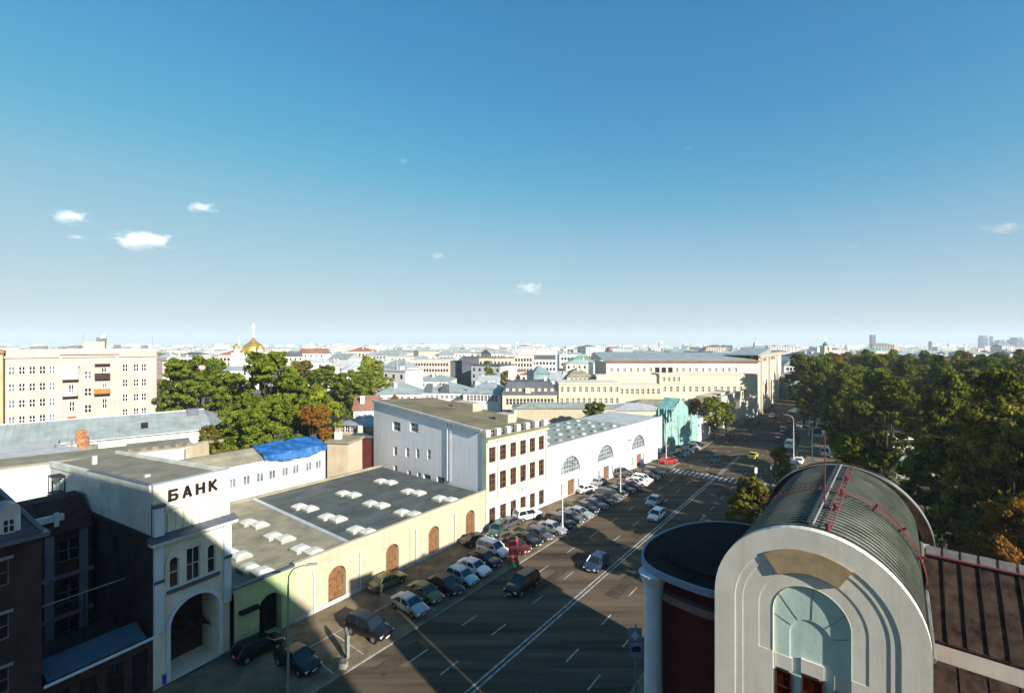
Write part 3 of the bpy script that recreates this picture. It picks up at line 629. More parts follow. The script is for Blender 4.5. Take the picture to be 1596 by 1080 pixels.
for i in range(7):
    for j in range(4):
        a, b = 3.2 + i * 4.0 + (j % 2) * 0.5, -2.6 - j * 3.3
        mb = MB(); mb.tube([A_.p(a, b, 9.73), A_.p(a, b, 9.95), A_.p(a, b, 10.15)], [0.62, 0.6, 0.25], 10)
        mb.build('roof_dome', M_rooftin if (i + j) % 3 else M_tinlight, ah, smooth=False)

# ================================================================== netted scaffold house + low curved white house
X1 = A_.p(AL + 0.3); Nf = Fr(X1.x, X1.y, 43)
nh = empty('netted_building', Nf.p(9, -5, 0), 'gabled building wrapped in teal scaffold netting beyond the arched hall', 'building')
part_box('walls', Nf, 0.5, 20.5, -8, -0.9, 0, 7.0, M_cream, nh)
def drape(fr, a0, a1, b, z0, ztopf, n=36, amp=0.18):
    mb = MB(); m = 7
    for i in range(n + 1):
        a = a0 + (a1 - a0) * i / n; zt = ztopf(a)
        for j in range(m + 1):
            z = z0 + (zt - z0) * j / m; off = amp * sin(i * 1.9) + 0.5 * amp * sin(i * 0.7 + j) + 0.25 * amp * sin(j * 2.3 + i * 3.1)
            mb.v.append(tuple(fr.p(a, b + off, z)))
    for i in range(n):
        for j in range(m): k = i * (m + 1) + j; mb.f.append((k, k + m + 1, k + m + 2, k + 1)); mb.mi.append(0)
    return mb
zt = lambda a: 8.2 + 0.15 * sin(a * 3) if a < 4.8 or a > 14.6 else (10.6 + 3.0 * (1 - abs(a - 9.7) / 4.9))
drape(Nf, 0.2, 20.8, 0.4, 0.3, zt, 70).build('netting', M_net, nh)
SNf = Nf.side(0.2); drape(SNf, -8, 0.3, 0.1, 0.5, lambda a: 8.0, 20).build('netting', M_net, nh)
SN2 = Nf.side(4.7); drape(SN2, -4, 0.2, 0.1, 7.5, lambda a: 11.2, 20).build('netting', M_net, nh)
mb = MB(); mb.poly([Nf.p(4.6, 0.2, 10.7), Nf.p(9.7, 0.2, 13.6), Nf.p(9.7, -4, 13.6), Nf.p(4.6, -4, 10.7)]); mb.poly([Nf.p(14.8, 0.2, 10.7), Nf.p(9.7, 0.2, 13.6), Nf.p(9.7, -4, 13.6), Nf.p(14.8, -4, 10.7)]); mb.build('netted_roof', mat('teal_sheet', (0.18, 0.38, 0.37), 0.9, 0.2), nh)
for a in (0.4, 4, 8, 12, 16, 20):
    mb = MB(); mb.tube([Nf.p(a, 0.75, 0.1), Nf.p(a, 0.75, 9.2)], 0.07, 6); mb.build('scaffold_pole', M_tinlight, nh)
lc = empty('curved_end_house', Nf.p(27, -5, 0), 'low white house with curved end and dark slot windows beside the teal netting', 'building')
poly = [Nf.p(21.5, 0), Nf.p(31, 0), Nf.p(34, -0.8), Nf.p(36, -2.8), Nf.p(36.8, -5.5), Nf.p(36.8, -12), Nf.p(21.5, -12)]
mb = MB(); mb.prism([(p.x, p.y) for p in poly], 0, 6.6, top=False); mb.build('walls', M_white, lc)
mb = MB(); mb.prism([(p.x, p.y) for p in poly], 6.603, 6.85); mb.build('roof', M_roofgrn, lc)
for a in (23, 25.4, 27.8, 30.2): put_window(lc, Nf, a - 0.6, a + 0.6, 4.3, 5.2, 0.06, False, 1, 0, M_signw, M_glass)
mbk = MB(); mbk.prism([tuple(SN(*q)[:2]) for q in ((150, -15.3), (330, -15.3), (330, -21.5), (205, -20.5))], 0.012, 0.115); tag(mbk.build('pavement', M_lot), kind='structure')
M_patch = mat('asphalt_patch_mat', (0.085, 0.066, 0.050), 1.0, 0.2, 0.8, spec=0.0)
for (s0, n0, ls, ln) in ((24, -33.9, 5, 1.6), (41, -30.6, 9, 1.2), (57, -33.8, 6, 2.0), (63, -27.6, 4, 1.5), (86, -31.5, 12, 1.3), (47, -23.4, 7, 1.6), (90, -22.5, 5, 2.2), (118, -29.5, 10, 1.6)):
    mb = MB(); mb.poly([SN(s0, n0, 0.003), SN(s0 + ls, n0 + 0.1, 0.003), SN(s0 + ls - 0.2, n0 + ln, 0.003), SN(s0 + 0.1, n0 + ln, 0.003)]); tag(mb.build('asphalt_patch', M_patch), kind='structure')
# ================================================================== barrel-roofed building in the foreground
K = Fr(12.91, 20.0, 130.0); ZS = 15.96; RR = 3.94
vb = empty('barrel_roofed_building', K.p(0, -8, 0), 'grey arched front with nested recesses and long green copper barrel roof', 'building')
def arcpts(r, zs, zb, n=32):
    return [(-r, zb)] + [(-r * cos(pi * k / n), zs + r * sin(pi * k / n)) for k in range(n + 1)] + [(r, zb)]
def ringface(mb, co, ci, b):
    for k in range(len(co) - 1):
        mb.poly([K.p(co[k][0], b, co[k][1]), K.p(co[k + 1][0], b, co[k + 1][1]), K.p(ci[k + 1][0], b, ci[k + 1][1]), K.p(ci[k][0], b, ci[k][1])])
def reveal(mb, c, b0, b1):
    for k in range(len(c) - 1):
        mb.poly([K.p(c[k][0], b0, c[k][1]), K.p(c[k + 1][0], b0, c[k + 1][1]), K.p(c[k + 1][0], b1, c[k + 1][1]), K.p(c[k][0], b1, c[k][1])])
c0 = arcpts(RR, ZS, 0); c1 = arcpts(3.03, ZS, 0); c2 = arcpts(2.70, ZS, 0); c2b = arcpts(2.70, ZS, 14.05); c3 = arcpts(2.02, ZS, 14.05); c4 = arcpts(1.44, ZS, 14.05); c4f = arcpts(1.44, ZS, 0); c5 = arcpts(0.8, 15.1, 0)
D1, D2, D3, D4, D5 = 0.035, 0.06, 0.08, 0.19, 0.24
mb = MB(); ringface(mb, c0, c1, 0); reveal(mb, c0, 0, -0.4); reveal(mb, c1, 0, -D1)
cb = arcpts(RR - 0.05, ZS, 15.9); mb2 = arcpts(3.0, ZS, 15.9); ringface(mb, cb, mb2, -0.39); mb.build('front_wall', M_bullet, vb)
mb = MB(); ringface(mb, c1, c2, -D1); reveal(mb, c2, -D1, -D2); mb.build('front_step', M_bullet, vb)
mb = MB(); ringface(mb, c2b, c3, -D2); reveal(mb, c3, -D2, -D3)
for sg in (-1, 1):
    x0, x1 = sorted((sg * 1.44, sg * 2.70)); mb.poly([K.p(x0, -D2, 0), K.p(x1, -D2, 0), K.p(x1, -D2, 14.05), K.p(x0, -D2, 14.05)])
    x0, x1 = sorted((sg * 1.44, sg * 2.02)); mb.poly([K.p(x0, -D2, 14.05), K.p(x1, -D2, 14.05), K.p(x1, -D3, 14.05), K.p(x0, -D3, 14.05)])
mb.build('front_step', M_bullet, vb)
mb = MB(); ringface(mb, c3, c4, -D3); reveal(mb, c4f, -D2, -D4); mb.build('front_step', M_bullet, vb)
mb = MB(); ringface(mb, c4f, c5, -D4); reveal(mb, c5, -D4, -D5); mb.build('niche_wall', M_bulteal, vb)
mb = MB(); mb.poly([K.p(x, -D5, z) for x, z in c5]); mb.build('niche_panel', M_bulteal, vb)
for an in (22, 52, 88, 126, 155):
    t = radians(an); x0, z0 = 0.84 * cos(t), 15.1 + 0.84 * sin(t); d = Vector((cos(t) * 1.1, sin(t))).normalized(); L = 0.1
    while (x0 + d.x * L) ** 2 + (z0 + d.y * L - ZS) ** 2 < 1.40 ** 2 and L < 1.6: L += 0.02
    q = (-d.y * 0.012, d.x * 0.012); x1, z1 = x0 + d.x * L, z0 + d.y * L
    pts = [(x0 + q[0], z0 + q[1]), (x0 - q[0], z0 - q[1]), (x1 - q[0], z1 - q[1]), (x1 + q[0], z1 + q[1])]
    mb = MB(); mb.hexa([K.p(a, -D4 + 0.002, z) for a, z in pts] + [K.p(a, -D4 + 0.012, z) for a, z in pts]); mb.build('joint_strip', M_copper, vb)
band(K, 0, ZS, 2.03, 3.02, -D2 + 0.003, 0.06, seg=20, a_lo=radians(60.5), a_hi=radians(126)).build('louvre_block', M_sector, vb)
for (a0, a1, zt) in ((-1.36, -0.72, 13.35), (-0.34, 0.46, 13.5), (0.86, 1.40, 13.3)):
    part_box('beige_panel', K, a0 - 0.02, a1 + 0.02, -D5 + 0.004, -D4 + 0.03, zt + 0.02, zt + 0.62, M_bullet, vb)
    for zz in (zt - 1.5, zt - 3.3): put_window(vb, K, a0, a1, zz, zz + 1.48, -D4 + 0.05, False, 0, 1, M_maroon, mat('dark_red_glass', (0.05, 0.006, 0.004), 0.2, 0.3, 2.0), fw=0.05)
# barrel roof (from 0.4 m to 15.6 m behind the front)
def ringsec(r, e0, e1, n=30, zb=None):
    mb = MB(); c = [(-r * cos(pi * k / n), ZS + r * sin(pi * k / n)) for k in range(n + 1)]
    if zb is not None: c = [(-r, zb)] + c + [(r, zb)]
    i = 0
    for x, z in c: mb.v += [tuple(K.p(x, -e0, z)), tuple(K.p(x, -e1, z))]
    for k in range(len(c) - 1): mb.f.append((2 * k, 2 * k + 1, 2 * k + 3, 2 * k + 2)); mb.mi.append(0)
    return mb
ringsec(3.78, 0.35, 14.35, 40).build('barrel_roof', M_copper, vb)
mb = MB()
for sg in (-1, 1): mb.poly([K.p(sg * 3.78, -0.35, 0), K.p(sg * 3.78, -14.7, 0), K.p(sg * 3.78, -14.7, ZS), K.p(sg * 3.78, -0.35, ZS)])
mb.build('side_wall', M_maroon, vb)
seam_me = None
for k in range(36):
    e = 0.55 + k * 0.42
    if e > 14.1: break
    if seam_me is None:
        m_ = MB(); n = 40
        for q in range(n):
            t0, t1 = pi * q / n, pi * (q + 1) / n; pts = [(3.785 * cos(t0), 3.785 * sin(t0)), (3.86 * cos(t0), 3.86 * sin(t0)), (3.86 * cos(t1), 3.86 * sin(t1)), (3.785 * cos(t1), 3.785 * sin(t1))]
            m_.hexa([(x, -0.025, z) for x, z in pts] + [(x, 0.025, z) for x, z in pts])
        seam_me = m_.mesh('roof_seam', M_cseam)
    o = link('roof_seam', seam_me, vb); o.location = K.p(0, -e, ZS); o.rotation_euler = (0, 0, K.rz)
band(K, 0, ZS, 3.80, 3.97, -0.52, -0.405, seg=40).build('front_flashing', M_black, vb)
band(K, 0, 15.15, 4.1, 4.62, -15.0, -14.4, seg=40, legs=1.5).build('rear_arch_parapet', M_rust, vb)
band(K, 0, 15.15, 4.625, 4.68, -15.04, -14.4, seg=40).build('parapet_flashing', M_grey, vb)
band(K, 0, ZS - 0.2, 3.0, 4.2, -14.68, -14.6, seg=30, legs=2).build('rear_gable', M_rust, vb)
for a in (-0.22, -0.02):
    mb = MB(); mb.tube([K.p(a, -0.9, ZS + 3.93), K.p(a, -14.3, ZS + 3.93)], 0.05 if a > -0.1 else 0.07, 6); mb.build('crown_pipe', M_black if a < -0.1 else M_grey, vb)
for e in (6.8, 7.35):
    mb = MB(); mb.tube([K.p(4.02 * cos(t), -e, ZS + 4.02 * sin(t)) for t in np.linspace(radians(3), radians(150), 40)], 0.024, 6); mb.build('ladder_rail', M_redpipe, vb)
for t in np.linspace(radians(5), radians(148), 34):
    mb = MB(); mb.tube([K.p(4.02 * cos(t), -6.8, ZS + 4.02 * sin(t)), K.p(4.02 * cos(t), -7.35, ZS + 4.02 * sin(t))], 0.018, 5); mb.build('ladder_rung', M_redpipe, vb)
for t in (20, 40, 60, 82):
    tt = radians(t); mb = MB(); mb.tube([K.p(3.8 * cos(tt), -7.07, ZS + 3.8 * sin(tt)), K.p(4.22 * cos(tt), -7.07, ZS + 4.22 * sin(tt))], 0.07, 8); mb.build('ladder_bracket', M_redpipe, vb)
for a in (0.42, 0.68):
    mb = MB(); mb.tube([K.p(a, -0.9, ZS + 4.0), K.p(a, -13.9, ZS + 4.0)], 0.024, 6); mb.build('crown_rail', M_redpipe, vb)
for e in np.arange(1.0, 13.9, 0.9):
    mb = MB(); mb.tube([K.p(0.42, -e, ZS + 4.0), K.p(0.68, -e, ZS + 4.0)], 0.025, 5); mb.build('ladder_rung', M_redpipe, vb)
for e in (0.95, 4.2, 10.5):
    mb = MB(); mb.tube([K.p(0.55, -e, ZS + 3.8), K.p(0.55, -e, ZS + 4.12)], 0.10, 8); mb.build('ladder_bracket', M_redpipe, vb)
mb = MB(); mb.tube([K.p(0.05, -4.6, ZS + 3.7), K.p(0.05, -4.6, ZS + 7.6)], [0.04, 0.022], 6); mb.build('lightning_rod', M_redpipe, vb)
part_box('gutter_box', K, 3.7, 4.35, -14.3, -13.6, 15.0, 15.75, M_tinlight, vb)
mb = MB(); mb.tube([K.p(3.95, -0.5, ZS - 0.2), K.p(3.95, -14.2, ZS - 0.2)], 0.12, 8); mb.build('gutter', M_cseam, vb)
# right wing
ew, rw, zw, zrw, bw = 5.15, 8.8, 14.3, 17.2, 12.5
part_box('right_wing_wall', K, 3.96, 17, -bw + 0.3, -ew - 0.25, 0, 14.25, M_white2, vb)
mb = MB(); mb.hexa([K.p(3.97, -ew - 0.3, zw), K.p(17.3, -ew - 0.3, zw), K.p(17.3, -bw, zw), K.p(3.97, -bw, zw), K.p(3.97, -rw + 0.02, zrw - 0.05), K.p(17.3, -rw + 0.02, zrw - 0.05), K.p(17.3, -rw - 0.02, zrw - 0.05), K.p(3.97, -rw - 0.02, zrw - 0.05)]); mb.build('right_wing_roof', M_rustseam, vb)
def panel(a0, a1, e0, z0, e1, z1, t=0.05):
    mb = MB(); mb.hexa([K.p(a0, -e0, z0), K.p(a1, -e0, z0), K.p(a1, -e1, z1), K.p(a0, -e1, z1), K.p(a0, -e0, z0 + t), K.p(a1, -e0, z0 + t), K.p(a1, -e1, z1 + t), K.p(a0, -e1, z1 + t)]); return mb
pw = 0.66
for k in range(20):
    a = 3.98 + k * pw
    panel(a + 0.03, a + pw - 0.03, ew, zw + 0.03, rw - 0.05, zrw + 0.02).build('roof_panel', M_rust, vb)
    panel(a - 0.025, a + 0.025, ew, zw + 0.05, rw - 0.05, zrw + 0.04, 0.12).build('roof_seam', M_rustseam, vb)
    panel(a + 0.04, a + pw - 0.04, rw - 0.35, zrw - 0.18, rw + 0.1, zrw + 0.16, 0.08).build('ridge_tile', mat('dull_ridge', (0.13, 0.12, 0.12), 0.8, 0.2, 2.0), vb)
mb = MB(); mb.tube([K.p(3.98, -rw + 0.45, zrw - 0.05), K.p(17.3, -rw + 0.45, zrw - 0.05)], 0.06, 6); mb.build('snow_rail', M_redpipe, vb)
part_box('white_frieze', K, 3.97, 17.1, -ew - 0.24, -ew - 0.05, 13.45, 14.2, M_bullet, vb)
panel(3.97, 17.2, 3.7, 12.45, ew + 0.1, 13.38, 0.03).build('lean_to_roof', M_rustseam, vb)
for k in range(14):
    a = 4.0 + k * 0.95; panel(a + 0.04, a + 0.91, 3.65, 12.48, ew, 13.41, 0.05).build('roof_panel', M_rust, vb)
mb = MB(); mb.tube([K.p(3.97, -3.6, 12.42), K.p(17.2, -3.6, 12.42)], 0.09, 6); mb.build('lean_to_gutter', M_tinlight, vb)
part_box('lean_to_wall', K, 3.97, 17, -5.0, -3.9, 0, 12.35, M_sector, vb)
# rounded left wing
def smooth_poly(P, k=4):
    out = []; n = len(P)
    for i in range(n):
        p0, p1, p2, p3 = [Vector(P[(i + j) % n]) for j in (-1, 0, 1, 2)]
        for t in np.linspace(0, 1, k, endpoint=False):
            out.append(0.5 * ((2 * p1) + (p2 - p0) * t + (2 * p0 - 5 * p1 + 4 * p2 - p3) * t * t + (3 * p1 - p0 - 3 * p2 + p3) * t ** 3))
    return out
cen = Vector((13.0, 28.0))
RP = [(10.4, 23.2), (8.8, 24.4), (7.7, 25.9), (7.7, 27.5), (8.7, 29.4), (10.6, 31.2), (13.0, 32.4), (15.6, 32.4), (17.6, 30.9), (17.6, 28.5), (15.6, 25.6), (12.6, 23.2)]
RPs = smooth_poly(RP, 4)
def inset(P, d): return [cen + (p - cen) * (1 - d / max((p - cen).length, 0.1)) for p in P]
mb = MB(); mb.prism([tuple(p) for p in inset(RPs, 0.15)], 15.3, 15.44); mb.build('left_wing_roof', mat('dark_wing_roof', (0.030, 0.018, 0.018), 0.95, 0.2, 0.8, spec=0.05), vb)
mb = MB(); mb.prism([tuple(p) for p in inset(RPs, 1.5)], 15.445, 15.6); mb.build('left_wing_roof_step', MATS['dark_wing_roof'], vb)
o_, i_ = RPs, inset(RPs, 0.14)
def ringwall(o_, i_, z0, z1):
    mb = MB(); n = len(o_)
    for k in range(n):
        j = (k + 1) % n; mb.hexa([(*o_[k], z0), (*o_[j], z0), (*i_[j], z0), (*i_[k], z0), (*o_[k], z1), (*o_[j], z1), (*i_[j], z1), (*i_[k], z1)])
    return mb
ringwall(o_, i_, 15.15, 15.5).build('left_wing_cornice', M_dimrim, vb)
ringwall(inset(RPs, 0.5), inset(RPs, 0.95), 13.75, 14.15).build('left_wing_moulding', mat('dim_brown_trim', (0.20, 0.13, 0.12), 0.9, 0.1), vb)
mb = MB(); mb.prism([tuple(p) for p in inset(RPs, 0.96)], 0, 15.28, top=False); mb.build('left_wing_wall', M_maroon, vb)
mb = MB(); mb.tube([(7.95, 26.0, 0), (7.95, 26.0, 8), (7.95, 26.0, 14.0)], [0.52, 0.50, 0.46], 20); mb.build('column', M_column, vb, smooth=False)
mb = MB(); mb.tube([(7.95, 26.0, 14.003), (7.95, 26.0, 14.15), (7.95, 26.0, 14.5), (7.95, 26.0, 15.14)], [0.5, 0.52, 0.56, 0.8], 20); mb.build('column_capital', M_column, vb)

# ================================================================== tall building the picture is taken from (behind the viewer)
TW = Fr(41.2, -26.7, 298.7)   # a from east corner towards the west corner; outward normal to the street scene
an = Fr(20.9, 4.9, 320)   # unseen block added right of the frame to cast shade on the road
sb_ = empty('shadow_block', an.p(4, 1.6, 0), 'narrow plain block added outside the frame, right of the viewpoint, to shade the road', 'building')
part_box('walls', an, 0, 8, 0, 2.8, 0, 24.3, M_tan, sb_); part_box('roof', an, -0.2, 8.2, -0.2, 2.82, 24.303, 24.6, M_tinlight, sb_)
for k in range(6): put_window(sb_, an.side(0), 1.0, 2.2, 2 + k * 3.6, 3.8 + k * 3.6, 0.06)
tw = empty('viewer_tower', TW.p(26, -9, 0), 'tall plain building behind the viewpoint that shades the bank corner', 'building')
mb = MB(); TW.box(mb, 0, 51.5, -18, 0, 0, 42.0); mb.build('walls', M_tan, tw)
part_box('cornice', TW, -0.3, 51.8, -18.3, 0.3, 42.003, 42.6, M_white2, tw)
mbw = MB()
for fl in range(12):
    for c in range(15): TW.box(mbw, 2 + c * 3.3, 3.5 + c * 3.3, 0.004, 0.05, 1.6 + fl * 3.4, 3.4 + fl * 3.4)
tag(mbw.build('windows', M_glassl, tw), kind='stuff')
mb = MB(); mb.box(-9, 9, -14, 0.6, 0, 26.3); mb.build('terrace', M_tan, tw)

# ================================================================== teal tin-roofed building and yard roofs (left)
def house(name, px0, px1, ytop, Y, depth, wall, roofm, label, roof='hip', rh=2.5, rows=(), n=8, ww=1.1, rot=0, over=0.35, wm=None, stuff=False, cat='building', margin=1.0, group=None, base=0, fm=None):
    x0, x1 = U(px0) * Y, U(px1) * Y; f = Fr(x0, Y, 90 - rot); w = (x1 - x0) / max(0.2, cos(radians(rot))); h = Z(ytop, Y)
    root = empty(name, f.p(w / 2, -depth / 2, 0), label, cat, group)
    ops = []
    for r in rows:
        py, hh = r[0], r[1]; nn = r[2] if len(r) > 2 else n; zc = Z(py, Y)
        for k in range(nn):
            a = margin + (w - 2 * margin) * (k + 0.5) / nn; ops.append((a - ww / 2, a + ww / 2, zc - hh / 2, zc + hh / 2))
    mb = MB()
    if stuff or not ops: f.box(mb, 0, w, -depth, 0, base, h)
    else:
        wall_open(mb, f, 0, w, base, h, 0, ops, 0.18); f.box(mb, 0, 0.2, -depth, -0.02, base, h); f.box(mb, w - 0.2, w, -depth, -0.02, base, h); f.box(mb, 0.2, w - 0.2, -depth, -depth + 0.2, base, h)
    mb.build('walls', wall, root)
    if stuff and ops:
        m2 = MB()
        for o in ops: f.box(m2, o[0], o[1], 0.005, 0.04, o[2], o[3])
        tag(m2.build('windows', wm or M_glass, root), kind='stuff')
    else:
        for o in ops: put_window(root, f, *o, -0.15, False, 1 if ww > 0.9 else 0, 1, fm or M_signw, wm or M_glass, fw=0.08)
    o = over; mb = MB()
    if roof == 'flat':
        f.box(mb, -o, w + o, -depth - o, o, h + 0.003, h + 0.35)
    else:
        ri = {'hip': min(depth / 2, w / 2 - 0.2), 'gable': -o, 'mansard': 1.6}[roof]
        rb = depth / 2 - 0.05 if roof != 'mansard' else 1.8
        mb.hexa([f.p(-o, o, h + 0.003), f.p(w + o, o, h + 0.003), f.p(w + o, -depth - o, h + 0.003), f.p(-o, -depth - o, h + 0.003),
                 f.p(ri, -rb, h + rh), f.p(w - ri, -rb, h + rh), f.p(w - ri, -depth + rb, h + rh), f.p(ri, -depth + rb, h + rh)])
    mb.build('roof', roofm, root)
    return root, f, w, h

T1 = G(0, 699, 11.5); T2 = G(250, 674, 11.5); thT = math.degrees(atan2(T2.x - T1.x, T2.y - T1.y)); Tf = Fr(T1.x, T1.y, thT)
tt = empty('tin_roofed_building', Tf.p(12, -6, 0), 'long old building with blue-grey standing seam tin roof in front of the pink block', 'building')
ta0, ta1 = -8.0, Tf.a_at(330)
part_box('walls', Tf, ta0, ta1, -12.4, -0.3, 0, 11.35, M_white2, tt)
mb = MB(); mb.poly([Tf.p(ta0, 0, 11.4), Tf.p(ta1, 0, 11.4), Tf.p(ta1 - 0.5, -6.6, 14.4), Tf.p(ta0, -6.6, 14.4)])
mb.poly([Tf.p(ta0, -13, 11.4), Tf.p(ta1 + 5, -13, 11.4), Tf.p(ta1 - 0.5, -6.6, 14.4), Tf.p(ta0, -6.6, 14.4)]); mb.poly([Tf.p(ta1, 0, 11.4), Tf.p(ta1 + 5, -13, 11.4), Tf.p(ta1 - 0.5, -6.6, 14.4)]); mb.build('roof', M_rooftin, tt)
for k in range(46):
    a = ta0 + 0.4 + k * 0.95
    if a > ta1 - 0.6: break
    mb = MB(); mb.hexa([Tf.p(a - 0.03, 0, 11.403), Tf.p(a + 0.03, 0, 11.403), Tf.p(a + 0.03, -6.55, 14.38), Tf.p(a - 0.03, -6.55, 14.38), Tf.p(a - 0.03, 0, 11.50), Tf.p(a + 0.03, 0, 11.50), Tf.p(a + 0.03, -6.55, 14.48), Tf.p(a - 0.03, -6.55, 14.48)]); mb.build('roof_seam', M_roofgrn, tt)
mb = MB(); mb.tube([Tf.p(ta0, -6.6, 14.45), Tf.p(ta1 - 0.5, -6.6, 14.45)], 0.12, 6); mb.build('ridge_cap', M_tinlight, tt)
part_box('gutter', Tf, ta0, ta1, -0.02, 0.25, 11.2, 11.38, M_tinlight, tt)
part_box('roof_window', Tf, Tf.a_at(226) - 0.5, Tf.a_at(226) + 0.5, -3.0, -1.8, 12.3, 13.2, M_dark, tt)
part_box('roof_window', Tf, ta1 - 3.5, ta1 - 1.6, -6.2, -4.6, 13.4, 14.9, M_bluetin, tt)
# brick chimneys along the roof valley at photo x 115..145
for i, (px, py, hh, wd) in enumerate(((112, 655, 1.7, 0.9), (120, 664, 1.3, 0.7), (127, 674, 1.2, 1.0), (131, 685, 1.0, 0.9), (143, 697, 1.1, 1.0))):
    q = G(px, py + 8, 12.4); mb = MB(); mb.box(q.x - wd / 2, q.x + wd / 2, q.y - wd / 2, q.y + wd / 2, 11.45, 12.4 + hh); mb.build('chimney', mat('orange_brick', (0.45, 0.20, 0.10), 0.9, 0.3, 2.0) if i in (0, 2, 3) else M_rooftan, tt)
yr = empty('yard_range', B.p(12, -30, 0), 'flat brown-roofed yard range with pale walls behind the bank wing', 'building')
def flat(root, pts, z0, z1, wall, roofm, t=0.3):
    mb = MB(); mb.prism([(p.x, p.y) for p in pts], z0, z1, top=False); mb.build('walls', wall, root)
    mb = MB(); mb.prism([(p.x, p.y) for p in pts], z1 + 0.003, z1 + t); mb.build('roof', roofm, root)
a1_, a2_ = G(194, 709, 13.0), G(299, 697, 13.0)
dr = (a2_ - a1_).normalized(); nr = Vector((-dr.y, dr.x, 0))
flat(yr, [a1_, a2_, a2_ + nr * 7, a1_ + nr * 7], 0, 13.0, M_white, M_roofbrown)
flat(yr, [a1_ - dr * 22, a1_ - dr * 0.02, a1_ + nr * 6 - dr * 0.02, a1_ - dr * 22 + nr * 6], 0, 12.9, M_white2, M_roofbrown)
for i in range(9):
    q = a1_ + dr * (i * 1.3 + 0.5) - nr * 0.0
    mb = MB(); mb.box(q.x - 0.25, q.x + 0.25, q.y + 0.1, q.y + 0.6, 13.31, 13.65); mb.build('parapet_block', M_rooftan, yr)
q = a2_ - nr * 1.6; mb = MB(); mb.box(q.x - 0.6, q.x + 0.35, q.y - 0.6, q.y + 3, 10, 13.6); mb.build('end_pier', M_cream, yr)
ap = [G(83, 716, 14.0), G(110, 708, 14.0)]
mb = MB(); mb.tube([Vector((-70, 70.5, 11)), Vector((-70, 70.5, 15.6))], 0.08, 6); mb.build('vent_pipe', M_grey, yr)
mb = MB(); mb.tube([Vector((-61, 64, 11)), Vector((-61, 64, 14.6))], 0.12, 6); mb.build('vent_pipe', M_grey, yr)
tag(MB().build('x', M_grey), 'x') if False else None
lw = empty('left_yard_house', (-66, 62, 0), 'blank whitewashed house wall below the tin roof at the left edge', 'building')
l1, l2 = G(0, 703, 11.0), G(72, 700, 11.0)
l1 = Vector((-73.5, 64.5, 0)); l2 = Vector((-61.5, 61.0, 0)); dn = Vector((0.3, 1, 0)).normalized()
flat(lw, [Vector((-90, 69, 0)), l1, l2, l2 + dn * 8, Vector((-84, 78, 0))], 0, 11.6, M_white2, M_tinlight)

# ================================================================== pink apartment block
pf = Fr(U(8) * 92.0, 92.0, 51.3); pa = pf.a_at; pw_ = pa(244); pk = empty('pink_apartment_block', pf.p(pw_ / 2, -6, 0), 'six-storey pink apartment block with balconies and rooftop antennas', 'building')
ops = []
RZ = (22.5, 19.1, 15.8, 12.5)
for z in RZ:
    for px in (18, 34, 50, 66, 81): ops.append((pa(px) - 0.5, pa(px) + 0.5, z - 0.85, z + 0.85))
    for px in (195, 212, 224): ops.append((pa(px) - 0.5, pa(px) + 0.5, z - 0.85, z + 0.85))
for z in (21.2, 17.5, 13.9): ops.append((pa(137) - 0.6, pa(137) + 0.6, z - 0.9, z + 0.9))
for px, z in ((162, 21.6), (163, 18.2), (111, 18.2), (112, 14.6), (163, 14.8)): ops.append((pa(px) - 0.45, pa(px) + 0.45, z - 1.1, z + 1.1))
PT = 26.5
mb = MB(); wall_open(mb, pf, 0, pw_, 0, PT, 0, ops, 0.18); pf.box(mb, 0, 0.2, -12, -0.02, 0, PT); pf.box(mb, pw_ - 0.2, pw_, -12, -0.02, 0, PT); pf.box(mb, 0.2, pw_ - 0.2, -12, -11.8, 0, PT); mb.build('walls', M_pink, pk)
for k, o in enumerate(ops): put_window(pk, pf, *o, -0.15, False, 1, 1, M_signw, M_glass if k % 4 else M_glassl, fw=0.1)
part_box('cornice', pf, -0.1, pw_ + 0.1, 0.003, 0.35, 25.0, 25.4, M_pink, pk)
part_box('cornice', pf, pa(93), pa(187), 0.36, 0.6, 25.6, 26.1, M_pink, pk)
part_box('projecting_bay', pf, pa(93), pa(98), 0.004, 0.35, 0, 24.95, M_pink, pk); part_box('projecting_bay', pf, pa(180), pa(186), 0.004, 0.35, 0, 24.95, M_pink, pk)
part_box('roof', pf, -0.2, pw_ + 0.2, -12.2, 0.1, PT + 0.003, PT + 0.25, M_tinlight, pk)
part_box('roof_penthouse', pf, pa(130), pa(163), -5, -0.5, PT + 0.26, 28.3, M_pink, pk)
for (x0, x1, bz, col, glass) in ((98, 123, 20.4, M_white2, 1), (98, 122, 16.9, M_white2, 0), (148, 172, 20.5, M_brick, 0), (147, 172, 17.1, mat('orange_board', (0.42, 0.16, 0.04), 0.8, 0.2), 0)):
    sl = part_box('balcony', pf, pa(x0), pa(x1), 0.01, 1.2, bz - 0.25, bz, M_brick, pk)
    part_box('balcony_front', pf, pa(x0), pa(x1), 1.12, 1.2, bz + 0.003, bz + 1.0, col, sl)
    for xx in (pa(x0), pa(x1) - 0.08): part_box('balcony_side', pf, xx, xx + 0.08, 0.01, 1.11, bz + 0.003, bz + 1.0, col, sl)
    if glass: part_box('balcony_glazing', pf, pa(x0), pa(x1), 1.1, 1.18, bz + 1.01, bz + 2.6, M_tinlight, sl)
part_box('balcony_roof', pf, pa(148), pa(172), 0.01, 1.2, 23.3, 23.55, M_brick, pk)
part_box('balcony_roof', pf, pa(97), pa(124), 0.01, 1.2, 23.1, 23.3, M_tinlight, pk)
